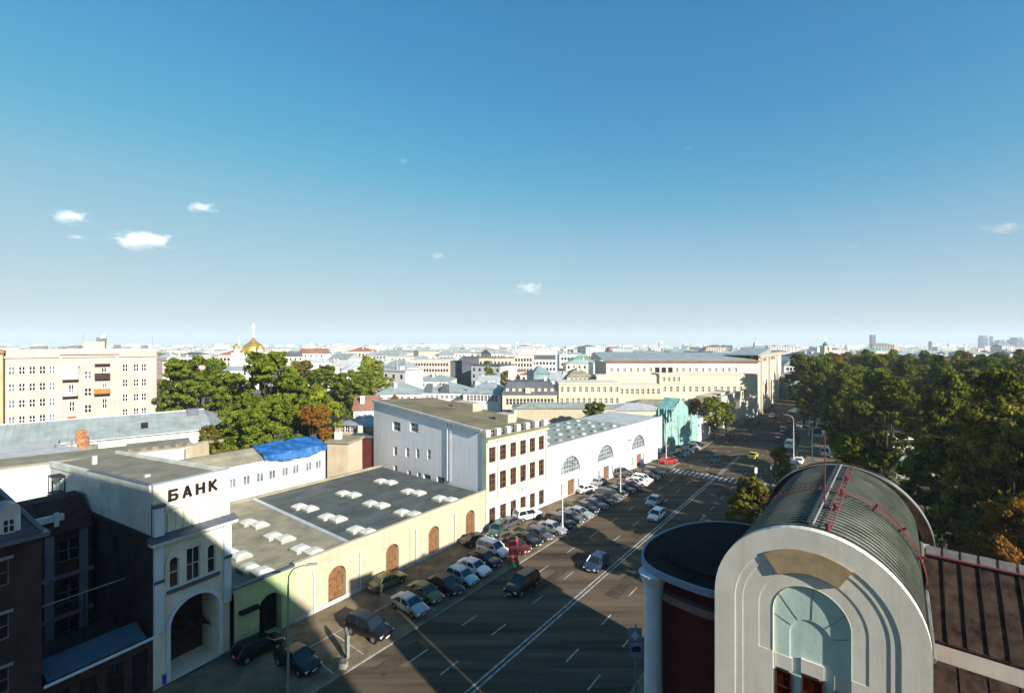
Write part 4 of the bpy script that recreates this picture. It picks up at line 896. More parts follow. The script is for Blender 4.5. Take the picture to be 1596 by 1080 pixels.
for px, h_, r_ in ((128, 2.6, 0.05), (165, 1.8, 0.05), (153, 1.0, 0.3), (160, 0.8, 0.5), (119, 0.8, 0.5), (182, 0.9, 0.5), (225, 0.8, 0.5), (238, 1.6, 0.06), (94, 0.5, 0.6), (65, 0.7, 0.7), (50, 0.6, 0.5)):
    z0 = 28.3 if 130 <= px <= 163 else PT + 0.26
    mb = MB(); c = pf.p(pa(px), -2 - (px % 5) * 0.3, 0)
    if r_ > 0.2: mb.box(c.x - r_, c.x + r_, c.y - 0.4, c.y + 0.4, z0, z0 + h_)
    else: mb.tube([(c.x, c.y, z0), (c.x, c.y, z0 + h_ + 1.2)], r_, 5)
    mb.build('antenna' if r_ < 0.2 else 'chimney', M_grey, pk)
mb = MB(); c = pf.p(pa(161), -1.5, 0); mb.tube([(c.x, c.y, 29.4), (c.x - 0.05, c.y - 0.15, 29.5)], [0.6, 0.65], 14); mb.tube([(c.x, c.y + 0.1, 28.3), (c.x, c.y + 0.1, 29.4)], 0.05, 5); mb.build('satellite_dish', M_signw, pk)
tl = empty('tan_tower_block', pf.p(-8, -4, 0), 'tan block with heavy brown cornice cut off by the left edge', 'building')
part_box('walls', pf, -16, -0.12, -10, 1.2, 0, 26.0, M_tan, tl); part_box('cornice', pf, -16.3, 0.1, -10, 1.7, 26.003, 26.6, mat('far_rust_roof', (0.26, 0.13, 0.09), 0.8, 0.15, 0.2), tl)
for z in RZ[:3]:
    for a in (-14, -11, -8, -5, -2): put_window(tl, pf, a - 0.5, a + 0.5, z - 0.8, z + 0.8, 1.26, False, 1, 1)
q = pf.p(-1.6, -1, 26.6); mb = MB(); mb.tube([q, q + Vector((0, 0, 1.0)), q + Vector((0, 0, 1.5))], [0.8, 0.7, 0.2], 12); mb.build('white_drum', M_signw, tl)
# ================================================================== constructivist complex at the street's far left side
cx_ = empty('long_cream_complex', (70, 190, 0), 'huge cream complex with stepped terraces, strip of square windows and tall portico end', 'building')
Yc = 180.0
M_cc = mat('complex_cream', (0.53, 0.465, 0.365), 0.9, 0.06, 0.12); M_cw = mat('complex_pale', (0.58, 0.53, 0.45), 0.9, 0.06, 0.12)
def blockpoly(name, pts, z0, z1, m, root, roofm=None):
    mb = MB(); mb.prism([(p[0], p[1]) for p in pts], z0, z1); o = mb.build(name, m, root); return o
s35 = (sin(radians(36)), cos(radians(36)))
c0_ = (U(1182) * Yc, Yc); c1_ = (c0_[0] + 76 * s35[0], c0_[1] + 76 * s35[1]); x945 = U(945) * Yc
cf = Fr(x945, Yc, 90); cw = c0_[0] - x945
ops = []
for k in range(20):
    if k in (7, 8, 9): continue
    a = 2.0 + k * 2.55; ops.append((a - 0.5, a + 0.5, Z(579.5, Yc), Z(573.5, Yc)))
loft = [(2.0 + k * 2.55 - 0.9, 2.0 + k * 2.55 + 0.9, Z(580.5, Yc), Z(572.5, Yc)) for k in (7, 8, 9)]
ztop_ = 20.6
mb = MB(); wall_open(mb, cf, 0, cw, 0, ztop_, 0, ops + loft, 0.35); mb.build('upper_wall', M_cw, cx_)
for o in ops: put_window(cx_, cf, *o, -0.3, False, 1, 1, M_signw, M_glass, fw=0.1)
for o in loft: put_window(cx_, cf, *o, -0.33, False, 1, 1, M_brick, M_dark, fw=0.1)
part_box('eaves_band', cf, -1, cw + 0.3, -0.5, 0.8, ztop_ + 0.003, ztop_ + 0.7, mat('eaves_brown', (0.22, 0.10, 0.07), 0.9, 0.1), cx_)
mb = MB(); p = [(x945 - 1, Yc - 0.5), (c0_[0] - 1.5, Yc - 0.5), (c0_[0] + 10, 195), (x945 - 1, 205)]
mb.prism(p, ztop_ + 0.71, [ztop_ + 0.75, ztop_ + 0.75, 24.0, 24.2]); mb.build('main_roof', M_rooftin, cx_)
mb = MB(); wall_ = [(x945, 204.9), (x945, Yc + 0.01)]; mb.prism([(x945, Yc + 0.4), (x945 + 0.3, Yc + 0.4), (x945 + 0.3, 205), (x945, 205)], 0, ztop_); mb.prism([(c0_[0] - 0.3, Yc + 0.4), (c0_[0], Yc + 0.4), (c1_[0], c1_[1]), (c1_[0] - 1, c1_[1])], 0, 20.5); mb.build('rear_walls', M_cc, cx_)
# portico end along the street
pfz = Fr(c0_[0] + 0.25, c0_[1] + 0.35, 36)
P1, P2, P3, P4 = [pfz.a_at(x) for x in (1187.5, 1195, 1199.5, 1208.5)]
port = [(P1, P2, 13.0, 21.8, False, 1.8), (P3, P4, 13.0, 21.8, False, 1.8), (P1, P2, 0.2, 11.0, False, 1.8), (P3, P4, 0.2, 11.3, True, 1.8)] + [(a_, b_, z0_, z1_, c_, 1.0) for a_, b_, z0_, z1_, c_ in ( (P4 + 6, P4 + 10, 13.5, 20.5, False), (P4 + 6, P4 + 10, 0.2, 9.5, True))]
mb = MB(); wall_open(mb, pfz, 0, 76, 0, 23.2, 0, port, 1.5); mb.build('portico_wall', M_cw, cx_)
part_box('portico_back', pfz, 0, 76, -3, -1.9, 0, 23.0, M_brick, cx_)
part_box('portico_cornice', pfz, -0.5, 76, 0.003, 0.8, 22.4, 23.2, M_tan, cx_)
mb = MB(); pfz.box(mb, 0, 76, -12, 0.0, 23.21, 23.6); mb.prism([tuple(pfz.p(8, -0.5)[:2]), tuple(pfz.p(40, -0.5)[:2]), tuple(pfz.p(40, -12)[:2]), tuple(pfz.p(8, -12)[:2])], 23.61, [23.7, 25.8, 25.8, 23.7]); mb.build('portico_roof', M_rooftin, cx_)
for a in (P1 / 2, (P2 + P3) / 2, P4 + 3): part_box('pier', pfz, a - 0.7, a + 0.7, 0.003, 0.9, 0, 22.3, M_cw, cx_)
# terraces in front (lower, nearer)
def terrace(name, px0, px1, ytop, Y, rows, m, n, depth, ww=1.0, roofm=None):
    f = Fr(U(px0) * Y, Y, 90); w = (U(px1) - U(px0)) * Y; h = Z(ytop, Y); ops = []
    for r in rows:
        zc = Z(r[0], Y); nn = r[2] if len(r) > 2 else n; A0 = r[3] if len(r) > 3 else 0; A1 = r[4] if len(r) > 4 else 1
        for k in range(nn):
            a = w * (A0 + (A1 - A0) * (k + 0.5) / nn); ops.append((a - ww / 2, a + ww / 2, zc - r[1] / 2, zc + r[1] / 2))
    mb = MB(); wall_open(mb, f, 0, w, 0, h, 0, ops, 0.2); f.box(mb, 0, 0.2, -depth, -0.01, 0, h); f.box(mb, w - 0.2, w, -depth, -0.01, 0, h); mb.build(name, m, cx_)
    part_box('terrace_roof', f, -0.2, w + 0.2, -depth, 0.2, h + 0.003, h + 0.35, roofm or M_cw, cx_)
    for o in ops: put_window(cx_, f, *o, -0.17, False, 1, 1, M_signw, M_glass, fw=0.1)
terrace('terrace_wall', 1028, 1181, 584, 172, [(591, 1.7, 4, 0.02, 0.22), (606.5, 2.0, 13, 0.02, 0.86), (625, 2.0, 14, 0.02, 0.9)], M_cc, 13, 7.9)
terrace('terrace_wall', 930, 1027, 586, 173, [(607, 1.4, 5, 0.2, 0.9)], M_cc, 5, 6.9)
terrace('terrace_wall', 965, 1030, 601, 165, [(610, 2.0, 8)], M_cc, 8, 6.9)
terrace('west_wing_wall', 871, 966, 598, 160, [(607, 1.9, 10), (624.5, 1.9, 11)], M_cc, 10, 14)
f = Fr(U(1124) * 150, 150, 40)
for k in range(5): part_box('arcade_pillar', f, 2 + k * 7, 3.6 + k * 7, -1.5, 0, 0, 7.5, M_cw, cx_)
part_box('arcade_lintel', f, 0, 34, -1.6, 0.1, 7.503, 10.5, M_cc, cx_)
part_box('arcade_back', f, 0, 34, -8, -3.5, 0, 10.4, M_cc, cx_)

# ================================================================== named middle-distance buildings
M_pale = mat('far_pale', (0.64, 0.63, 0.62), 0.9, 0.07, 0.1); M_fpink = mat('far_pink', (0.60, 0.47, 0.43), 0.9, 0.07, 0.1); M_fyel = mat('far_yellow', (0.58, 0.51, 0.40), 0.9, 0.07, 0.1)
M_fdk = mat('far_dark_roof', (0.09, 0.10, 0.12), 0.8, 0.15, 0.2); M_fgr = mat('far_green_roof', (0.10, 0.34, 0.22), 0.7, 0.1, 0.2); M_fred = mat('far_rust_roof', (0.26, 0.13, 0.09), 0.8, 0.15, 0.2); M_fcyan = mat('far_teal_roof', (0.20, 0.29, 0.30), 0.7, 0.15, 0.2)
named = [
 # px0 px1 ytop Y depth wall roof label roofkind rh rows n ww rot
 (783, 868, 615, 150, 14, M_cc, M_fdk, 'cream building with dark mansard roof and small dormers left of the long complex', 'mansard', 4.0, ((626, 2.0),), 14, 0.9, 0),
 (585, 655, 615, 150, 14, M_pale, M_rooftin, 'white house with light tin hip roof just behind the tall white block', 'hip', 3.5, ((622, 1.3),), 6, 1.0, 8),
 (650, 728, 612, 165, 16, M_pale, M_rooftin, 'long tin-roofed house with two small gables behind the tall white block', 'hip', 3.5, ((618, 1.3),), 9, 1.0, -6),
 (722, 781, 613, 158, 16, M_white, M_rooftin, 'white two-storey house with row of arched windows left of the dark mansard roof', 'hip', 4.0, ((620, 2.0),), 9, 1.0, -12),
 (745, 778, 596, 200, 14, M_pale, M_tinlight, 'pale house with rounded gable in front of the small yellow-green tree', 'gable', 2.6, ((598, 1.0),), 3, 1.2, 0),
 (590, 640, 596, 205, 16, M_fyel, M_tinlight, 'cream flat-topped house right of the tall green trees', 'flat', 1, ((601, 1.6),), 6, 1.2, 5),
 (640, 700, 594, 215, 18, M_pale, M_rooftin, 'grey-roofed white house left of the dark box block', 'hip', 3.0, ((600, 1.6),), 8, 1.2, -5),
 (610, 640, 573, 260, 16, M_fdk, M_fdk, 'small dark-fronted block among pale roofs left of centre', 'flat', 1, (), 4, 1.2, 0),
 (640, 702, 560, 300, 18, M_fpink, M_tinlight, 'long very pale pink block left of the dark box block', 'flat', 1, ((568, 1.7), (577, 1.7)), 13, 1.2, -4),
 (702, 722, 564, 255, 18, M_fdk, M_fdk, 'lower dark grey annex touching the dark box block', 'flat', 1, (), 4, 1.2, 0),
 (720, 743, 557, 250, 18, M_fdk, M_fdk, 'dark blue-grey box-like block standing out among pale buildings', 'flat', 1, (), 4, 1.2, 0),
 (744, 800, 558, 270, 18, M_fyel, M_fred, 'yellowish block with two window rows beside the dark box block', 'flat', 1, ((566, 1.8), (576, 1.8)), 9, 1.2, -3),
 (786, 832, 553, 285, 20, M_fpink, M_tinlight, 'pink block with many small windows right of the yellowish block', 'flat', 1, ((561, 1.8), (569, 1.8), (577, 1.8)), 9, 1.2, 3),
 (812, 868, 547, 300, 20, M_pale, M_pale, 'white monumental block with dark band under its roof', 'flat', 1, ((566, 1.8), (575, 1.8)), 10, 1.4, -5),
 (832, 862, 583, 190, 14, M_fcyan, M_fcyan, 'teal-grey roofed low house behind the dark mansard roof', 'hip', 3.2, (), 4, 1.2, 10),
 (858, 885, 592, 178, 12, M_pale, M_tinlight, 'house with pale rounded roof left of the long complex', 'gable', 2.6, (), 3, 1.2, -8),
 (884, 926, 588, 176, 12, M_fyel, M_rooftan, 'cluttered beige roof house above the west wing of the complex', 'hip', 3.4, ((592, 1.2),), 5, 1.2, 5),
 (872, 905, 553, 330, 20, M_pale, M_tinlight, 'white block with recessed terraces left of the bright green roof', 'flat', 1, ((559, 2.0), (568, 2.0)), 6, 1.6, 0),
 (890, 924, 562, 300, 18, M_pale, M_fgr, 'pale house with bright green hipped roof left of centre skyline', 'hip', 3.4, ((566, 1.4),), 6, 1.2, 0),
 (925, 948, 566, 240, 16, M_pale, M_tinlight, 'small white block touching the left end of the blue-grey main roof', 'flat', 1, ((571, 1.6),), 4, 1.2, 0),
 (522, 582, 662, 98, 10, M_cream, M_rooftin, 'low cream house with tin roof between the autumn tree and tall white block', 'hip', 1.5, ((668, 1.4),), 5, 1.0, -14),
 (510, 545, 690, 82, 5, M_cream, M_rooftan, 'small blank beige house right of the blue tarpaulin', 'flat', 1, (), 4, 1.2, -10),
 (546, 590, 682, 92, 6, M_maroon, M_roofdark, 'dark maroon shed left of the tall white block', 'flat', 1, (), 4, 1.2, 0),
 (551, 585, 640, 108, 9, M_pale, M_fred, 'small house with rusty gable roof left of the tall white block', 'gable', 3.0, ((650, 1.2),), 3, 1.0, 10),
 (1192, 1240, 563, 300, 20, M_pale, M_fdk, 'white block with long dark roof right of the portico', 'hip', 4.0, ((568, 2.0),), 9, 1.6, 4),
 (1222, 1262, 570, 270, 16, M_pale, M_rooftin, 'pale tin-roofed house at the far end of the street', 'hip', 4.0, ((575, 1.8),), 7, 1.4, -8),
 (1240, 1300, 556, 340, 22, M_pale, M_fdk, 'wide pale block with dark roof beside the bell tower', 'hip', 4.0, ((562, 2.2),), 10, 1.8, 3),
 (1230, 1262, 588, 230, 12, M_fcyan, M_rooftin, 'small teal-walled house half hidden by street trees', 'hip', 3.0, (), 4, 1.2, 0),
 (1365, 1410, 548, 420, 24, M_fyel, M_tinlight, 'yellow block showing above the park trees', 'flat', 1, ((554, 2.2),), 7, 2.0, 0),
 (1490, 1548, 557, 420, 22, M_pale, M_fgr, 'green-roofed pale building peeking over the park trees', 'hip', 5.0, (), 7, 2.0, 0),
 (540, 580, 548, 420, 20, M_fpink, M_fred, 'pinkish house with rusty roof above the left treeline', 'hip', 4.0, ((553, 2.0),), 7, 1.6, 6),
 (497, 540, 553, 420, 20, M_fpink, M_tinlight, 'pinkish block right of the white spire', 'flat', 1, ((558, 2.0),), 7, 1.6, -6),
 (440, 475, 556, 400, 20, M_fpink, M_fred, 'pinkish block between the gold dome and white spire', 'hip', 3.0, ((562, 2.0),), 6, 1.6, 0),
 (262, 300, 557, 330, 18, M_pale, M_tinlight, 'pale block just right of the pink apartment block', 'flat', 1, ((562, 2.0),), 6, 1.6, 0),
 (340, 378, 553, 330, 18, M_fpink, M_fred, 'reddish-roofed block left of the gold dome', 'hip', 4.0, ((560, 2.0),), 6, 1.6, 0),
]
for r in named:
    nm = 'house' if 'house' in r[7] else ('shed' if 'shed' in r[7] else 'city_block')
    root, f, w, h = house(nm, r[0], r[1], r[2], r[3], r[4], r[5], r[6], r[7], r[8], r[9], r[10], r[11], r[12], r[13], stuff=(r[3] > 230))
    if 'mansard roof and small' in r[7]:
        for k in range(8):
            a = 1.6 + k * (w - 3.2) / 7
            part_box('dormer', f, a - 0.5, a + 0.5, -1.6, -0.2, h + 0.4, h + 2.0, M_cc, root)
        part_box('gable_parapet', f, w * 0.42, w * 0.52, -0.2, 0.36, h + 0.4, h + 2.2, M_cc, root)
    if 'two small gables' in r[7]:
        for a in (w * 0.2, w * 0.55):
            mb = MB(); mb.prism([(0, 0)], 0, 1) if False else None
            mb.hexa([f.p(a - 2, 0.2, h + 0.1), f.p(a + 2, 0.2, h + 0.1), f.p(a + 2, -4, h + 0.4), f.p(a - 2, -4, h + 0.4), f.p(a - 0.1, 0.2, h + 3), f.p(a + 0.1, 0.2, h + 3), f.p(a + 0.1, -5, h + 3), f.p(a - 0.1, -5, h + 3)]); mb.build('gable', M_fdk, root)
    if 'monumental' in r[7]: part_box('dark_band', f, 1, w - 1, 0.01, 0.3, h - 5.5, h - 2.5, M_fdk, root)
    for k in range(random.randint(1, 3)):
        a = w * random.uniform(0.15, 0.85); b = -r[4] * random.uniform(0.25, 0.7); hh = {'flat': 0.35, 'hip': r[9] * 0.6, 'gable': r[9] * 0.6, 'mansard': r[9]}[r[8]]
        part_box('chimney', f, a - 0.5, a + 0.5, b - 0.5, b + 0.5, h + hh * 0.4, h + hh + 1.4, M_white2, root)
# cream shed with long grey roof behind the arched hall
house('long_shed', 800, 958, 637, 137, 9, M_cream, M_roofgrn, 'long low cream shed with grey roof behind the arched hall', 'hip', 1.3, (), 4, 1, 0)
house('low_roofed_shed', 955, 1035, 640, 139, 12, M_cc, M_tinlight, 'wide low shed with pale roof behind the far end of the arched hall', 'hip', 1.6, (), 4, 1, 0)
house('cluttered_shed', 985, 1062, 632, 150, 8, M_rooftan, M_roofbrown, 'low shed with cluttered brown roof left of the teal netting', 'hip', 1.6, (), 4, 1, 0)

# ================================================================== landmarks on the skyline
def onion(root, x, y, z, r, m, name='dome'):
    mb = MB(); prof = [(0.82, 0), (1.0, 0.28), (0.98, 0.55), (0.78, 0.85), (0.48, 1.1), (0.2, 1.35), (0.06, 1.65)]
    mb.tube([(x, y, z + q[1] * r) for q in prof], [q[0] * r for q in prof], 20); mb.build(name, m, root, smooth=True)
def cross(root, x, y, z, s):
    mb = MB(); mb.box(x - s * 0.05, x + s * 0.05, y - s * 0.05, y + s * 0.05, z, z + s); mb.box(x - s * 0.2, x + s * 0.2, y - s * 0.045, y + s * 0.045, z + s * 0.6, z + s * 0.7); mb.build('cross', M_signw, root)
Yd = 300; xd = U(395) * Yd
chh = empty('golden_domed_church', (xd, Yd, 0), 'white church with large golden onion dome rising over green trees', 'church')
mb = MB(); mb.box(xd - 9, xd + 9, Yd - 9, Yd + 9, 0, 22); mb.build('nave', M_pale, chh)
mb = MB(); mb.tube([(xd, Yd, 22.01), (xd, Yd, Z(552, Yd))], 6.2, 20); mb.build('drum', M_pale, chh)
onion(chh, xd, Yd, Z(552, Yd) - 0.3, 6.9, M_gold); cross(chh, xd, Yd, Z(518, Yd), Z(504, Yd) - Z(518, Yd)); mb = MB(); mb.tube([(xd, Yd, Z(526, Yd)), (xd, Yd, Z(518, Yd))], [0.9, 0.35], 8); mb.build('dome_neck', M_signw, chh)
for dx in (-7.5, 7.5):
    mb = MB(); mb.tube([(xd + dx, Yd - 6, 22.01), (xd + dx, Yd - 6, 25)], 1.6, 12); mb.build('small_drum', M_pale, chh)
    onion(chh, xd + dx, Yd - 6, 24.5, 2.1, M_gold, 'small_dome')
mb = MB(); xq = xd - 9.4; mb.tube([(xq, Yd, 22), (xq, Yd, Z(545, Yd)), (xq, Yd, Z(525, Yd))], [1.5, 1.2, 0.1], 8); mb.build('turret', M_tinlight, chh)
sp = empty('white_spire_tower', (U(485) * 600, 600, 0), 'slender white spired tower right of the gold dome', 'tower')
x = U(485) * 600; mb = MB(); mb.box(x - 5, x + 5, 595, 605, -5, Z(552, 600)); mb.build('shaft', M_pale, sp)
mb = MB(); mb.tube([(x, 600, Z(552, 600)), (x, 600, Z(541, 600)), (x, 600, Z(533, 600))], [4.6, 3.2, 0.2], 8); mb.build('spire', M_pale, sp)
bt = empty('bell_tower', (U(1287) * 330, 330, 0), 'cream bell tower with arched openings above the street trees', 'tower')
x = U(1287) * 330
for k, (y0, y1, r) in enumerate(((600, 563, 4.2), (563, 549, 3.4), (549, 539, 2.5))):
    f = Fr(x - r, 330 - r, 90); mb = MB(); z0, z1 = Z(y0, 330), Z(y1, 330); wall_open(mb, f, 0, 2 * r, max(0, z0), z1, 0, [(r - r * 0.35, r + r * 0.35, max(z0, z1 - 6) + 0.8, z1 - 0.7, True, 0.8)], 0.8)
    f.box(mb, 0, 0.3, -2 * r, -0.02, z0, z1); f.box(mb, 2 * r - 0.3, 2 * r, -2 * r, -0.02, z0, z1); f.box(mb, 0.31, 2 * r - 0.31, -2 * r, -0.85, z0, z1); mb.build('tier', M_fyel, bt)
onion(bt, x, 330, Z(539, 330), 2.0, M_fcyan); cross(bt, x, 330, Z(532, 330), 2.5)
def tower(px, y0, Y, w, m, label, steps=((1, 1),), name='skyline_tower', spire=0, group=None):
    x = U(px) * Y; root = empty(name, (x, Y, 0), label, 'tower', group); h = Z(y0, Y); prev = gz(Y)
    for k, (fr_, ws) in enumerate(steps):
        z1 = h * fr_; mb = MB(); mb.box(x - w * ws / 2, x + w * ws / 2, Y - w * ws / 2, Y + w * ws / 2, prev, z1); mb.build('tier', m, root); prev = z1 + 0.01
    m2 = MB(); nf = int(h / 7)
    for k in range(3, nf): m2.box(x - w * steps[0][1] / 2 + 1, x + w * steps[0][1] / 2 - 1, Y - w * steps[0][1] / 2 - 0.3, Y - w * steps[0][1] / 2 - 0.02, k * 7.0, k * 7.0 + 2.2) if k * 7 + 3 < h * steps[0][0] else None
    if m2.v: tag(m2.build('window_bands', M_glass, root), kind='stuff')
    if spire: mb = MB(); mb.tube([(x, Y, h), (x, Y, h + spire)], [w * 0.08, w * 0.02], 6); mb.build('spire', M_grey, root)
M_bluegl = mat('blue_tower_glass', (0.05, 0.07, 0.16), 0.3, 0.1, 0.02, spec=0.6)
tower(1360, 522, 1900, 15, M_bluegl, 'lone dark blue glass tower on the right skyline')
tower(1532, 523, 2300, 26, M_bluegl, 'tall dark tower on the right skyline', ((0.85, 1), (1, 0.8)))
tower(1545, 524, 2300, 10, M_fdk, 'thin dark tower beside the tall dark tower, right skyline')
tower(1558, 530, 2200, 40, M_bluegl, 'broad dark blue block on the right skyline', ((0.8, 1), (1, 0.6)))
tower(1584, 526, 2200, 30, M_fdk, 'stepped dark block at the right edge of the skyline', ((0.8, 1.5), (1, 1)))
tower(1178, 532, 900, 7, M_pale, 'white tower with thin spire above the portico', ((0.9, 1), (1, 0.6)), spire=13)
tower(720, 541, 900, 11, M_fcyan, 'green-grey tower above the dark box block', ((0.9, 1), (1, 1.3)))
tower(806, 533, 1500, 8, M_pale, 'faint white spired tower right of centre-left skyline', spire=10)
tower(1030, 532, 1500, 12, M_pale, 'small pale tower above the blue-grey main roof', ((0.9, 1), (1, 0.5)))
tower(957, 540, 800, 22, M_fred, 'reddish roofed block above the complex, left half', ((0.96, 1), (1, 0.7)), 'skyline_block')
tower(1086, 542, 800, 18, mat('navy_block', (0.03, 0.04, 0.13), 0.5, 0.1), 'small navy blue block above the complex', ((1, 1),), 'skyline_block')
tower(1133, 538, 850, 14, M_fdk, 'dark grey block above the complex, near the portico', ((1, 1),), 'skyline_block')
tower(1394, 537, 900, 9, M_tan, 'short brown tower above the park trees', ((0.9, 1), (1, 0.5)))
tower(1450, 532, 1600, 7, M_fdk, 'thin mast-like tower right of the lone blue tower', spire=8)

# ================================================================== procedural city fabric behind
WM = [('white', M_pale), ('cream', M_fyel), ('pinkish', M_fpink), ('pale cream', M_cw), ('old white', M_white2), ('tan', M_tan), ('beige', M_cc)]
RM = [('tin-grey', M_rooftin), ('light tin', M_tinlight), ('dark grey', M_fdk), ('rusty brown', M_fred), ('green-grey', M_roofgrn), ('teal', M_fcyan), ('bright green', M_fgr), ('brown felt', M_roofolive)]
named_fp = [((U(r[0]) + U(r[1])) / 2 * r[3], r[3] + r[4] / 2, (U(r[1]) - U(r[0])) * r[3] / 2 + r[4] / 2 + 2) for r in named]
named_fp += [(70, 195, 52), (110, 215, 45), (-70, 100, 30), (-90, 100, 22), (xd, Yd, 16), (U(1287) * 330, 330, 9), (10, 142, 30)]
def where(px, Y):
    for lim, s in ((60, 'behind the left end of the pink apartments'), (245, 'behind the pink apartment block'), (330, 'between the pink apartments and the gold dome'), (395, 'just left of the gold dome'), (440, 'just right of the gold dome'), (500, 'around the white spire'), (560, 'above the left treeline'), (620, 'behind the left treeline'), (700, 'behind the tall white block'), (745, 'behind the dark box block'), (812, 'behind the yellowish block'), (870, 'behind the monumental block'), (925, 'around the bright green roof'), (1000, 'above the long roof, left half'), (1090, 'above the long roof, middle'), (1190, 'above the long roof, right end'), (1260, 'beyond the end of the street'), (1320, 'beside the bell tower'), (1420, 'above the park near the lone blue tower'), (1500, 'above the middle of the park'), (2000, 'above the park at the right edge')):
        if px < lim: return s
def in_corridor(x, y, r):
    n_ = 0.791 * x - 0.6115 * y; s_ = 0.6115 * x + 0.791 * y
    if s_ < 210 and -48 - r < n_: return True
    if -46 - r * 0.7 < n_ < -12 + r * 0.7: return True
    return n_ > -12 and s_ < 420 and n_ < 110 + r
used = {}; indiv = []
placed = list(named_fp)
def fill_house(x, y, w, d, h, wi, ri, kind, az, rh, mbw, mbr, mbg, detail=True):
    g0 = gz(y) - 3.0; h += gz(y)
    f = Fr(x - w / 2 * sin(az), y - w / 2 * cos(az), math.degrees(az))
    f.box(mbw, 0, w, -d, 0, g0, h)
    ri_ = min(d / 2, w / 2 - 0.2)
    if kind == 'flat':
        f.box(mbr, -0.2, w + 0.2, -d - 0.2, 0.2, h + 0.01, h + 0.5)
        a = w * random.uniform(0.2, 0.8); f.box(mbr, a - 1.6, a + 1.6, -d * 0.6 - 1.5, -d * 0.6 + 1.5, h + 0.51, h + random.uniform(1.2, 2.6))
    else:
        o = 0.3; k = ri_ if kind == 'hip' else 0
        mbr.hexa([f.p(-o, o, h + 0.01), f.p(w + o, o, h + 0.01), f.p(w + o, -d - o, h + 0.01), f.p(-o, -d - o, h + 0.01), f.p(k, -d / 2 + 0.05, h + rh), f.p(w - k, -d / 2 + 0.05, h + rh), f.p(w - k, -d / 2 - 0.05, h + rh), f.p(k, -d / 2 - 0.05, h + rh)])
        for q in range(random.randint(1, 3)):
            a = w * random.uniform(0.15, 0.85); f.box(mbw, a - 0.4, a + 0.4, -d * 0.5 - 0.4, -d * 0.5 + 0.4, h + rh * 0.5, h + rh + 1.1)
    for q in range(random.randint(0, 2)):
        a = w * random.uniform(0.1, 0.9); b_ = -d * random.uniform(0.3, 0.7); f.box(mbr, a - 0.09, a + 0.09, b_ - 0.09, b_ + 0.09, h, h + rh + random.uniform(1.5, 4.5))
    if detail:
        nf = max(1, int((h - g0) / 3.6)); nc = max(2, int(w / random.uniform(2.6, 3.6))); lo = max(0, nf - 4)
        for q in range(lo, nf):
            for c in range(nc):
                a = w * (c + 0.5) / nc; z = h - 0.9 - (nf - q) * 3.3 + 1.4
                if z < g0 + 4: continue
                f.box(mbg, a - 0.55, a + 0.55, 0.01, 0.05, z, z + 1.7)
cnt = 0
Ys = []
y = 176.0
while y < 640: Ys.append(y); y *= 1.075
for Yr in Ys:
    step = 13 + Yr * 0.045; x = -1.16 * Yr
    while x < 1.16 * Yr:
        xx = x + random.uniform(-2, 2); yy = Yr + random.uniform(-4, 4); w = step * random.uniform(0.62, 0.98); d = random.uniform(10, 16)
        x += step
        px = CX + FPX * xx / yy
        if not -20 < px < 1616: continue
        if px < 240 and yy < 330: continue
        if in_corridor(xx, yy, w * 0.6): continue
        if any((xx - q[0]) ** 2 + (yy - q[1]) ** 2 < (q[2] + w * 0.35) ** 2 for q in placed): continue
        if 245 < px < 600 and yy < 260: continue
        h = random.uniform(9.5, 17.5) if yy < 300 else random.uniform(11, 20.0)
        wi = random.choices(range(7), (6, 3, 3, 3, 3, 1, 2))[0]; ri = random.choices(range(8), (6, 6, 3, 2, 3, 1.2, 0.5, 1))[0]
        kind = random.choices(('hip', 'gable', 'flat'), (5, 2, 4))[0]; az = radians(90 + random.choice((0, 0, -18, 14, 30, -35)) + random.uniform(-6, 6)); rh = random.uniform(2.2, 4.2)
        if cnt < 230:
            size = 'narrow' if w < step * 0.72 else ('wide' if w > step * 0.9 else 'mid-sized'); tall = 'low' if h < 13 else ('tall' if h > 19 else 'mid-rise')
            lab = f"{size} {WM[wi][0]} building, {RM[ri][0]} {kind} roof, {where(px, yy)}"
            root = empty('city_building', (xx, yy, 0), lab, 'building', 'city buildings in the middle distance')
            a_, b_, c_ = MB(), MB(), MB(); fill_house(xx, yy, w, d, h, wi, ri, kind, az, rh, a_, b_, c_)
            a_.build('walls', WM[wi][1], root); b_.build('roof', RM[ri][1], root); tag(c_.build('windows', M_glass, root), kind='stuff')
            indiv.append(root); cnt += 1
# everything farther reads as one mass
walls = {i: MB() for i in range(7)}; allm = MB()
mats_ = [m for _, m in WM] + [m for _, m in RM] + [M_glass]
y = 650.0; far = MB()
while y < 5200:
    step = 17 + y * 0.016; x = -1.2 * y
    while x < 1.2 * y:
        xx = x + random.uniform(-4, 4); yy = y + random.uniform(-12, 12); w = step * random.uniform(0.6, 1.05); d = random.uniform(12, 22)
        x += step * 1.05
        n_ = 0.791 * xx - 0.6115 * yy
        if -42 < n_ < -12 and yy < 1200: continue
        h = random.uniform(11, 21.5) if random.random() < 0.86 else random.uniform(21, 27 + y * 0.0055)
        wi = random.choices(range(7), (6, 3, 3, 3, 3, 1, 2))[0]; ri = random.choices(range(8), (6, 6, 3, 2, 3, 1.2, 0.4, 1))[0]
        kind = random.choices(('hip', 'gable', 'flat'), (5, 1, 5))[0]; az = radians(90 + random.uniform(-35, 35))
        a_, b_, c_ = MB(), MB(), MB(); fill_house(xx, yy, w, d, h, wi, ri, kind, az, random.uniform(2, 4), a_, b_, c_, detail=(y < 1300))
        for m_, mi in ((a_, wi), (b_, 7 + ri), (c_, 15)):
            i0 = len(far.v); far.v += m_.v; far.f += [tuple(i0 + k for k in f_) for f_ in m_.f]; far.mi += [mi] * len(m_.f)
    y += 26 + y * 0.035
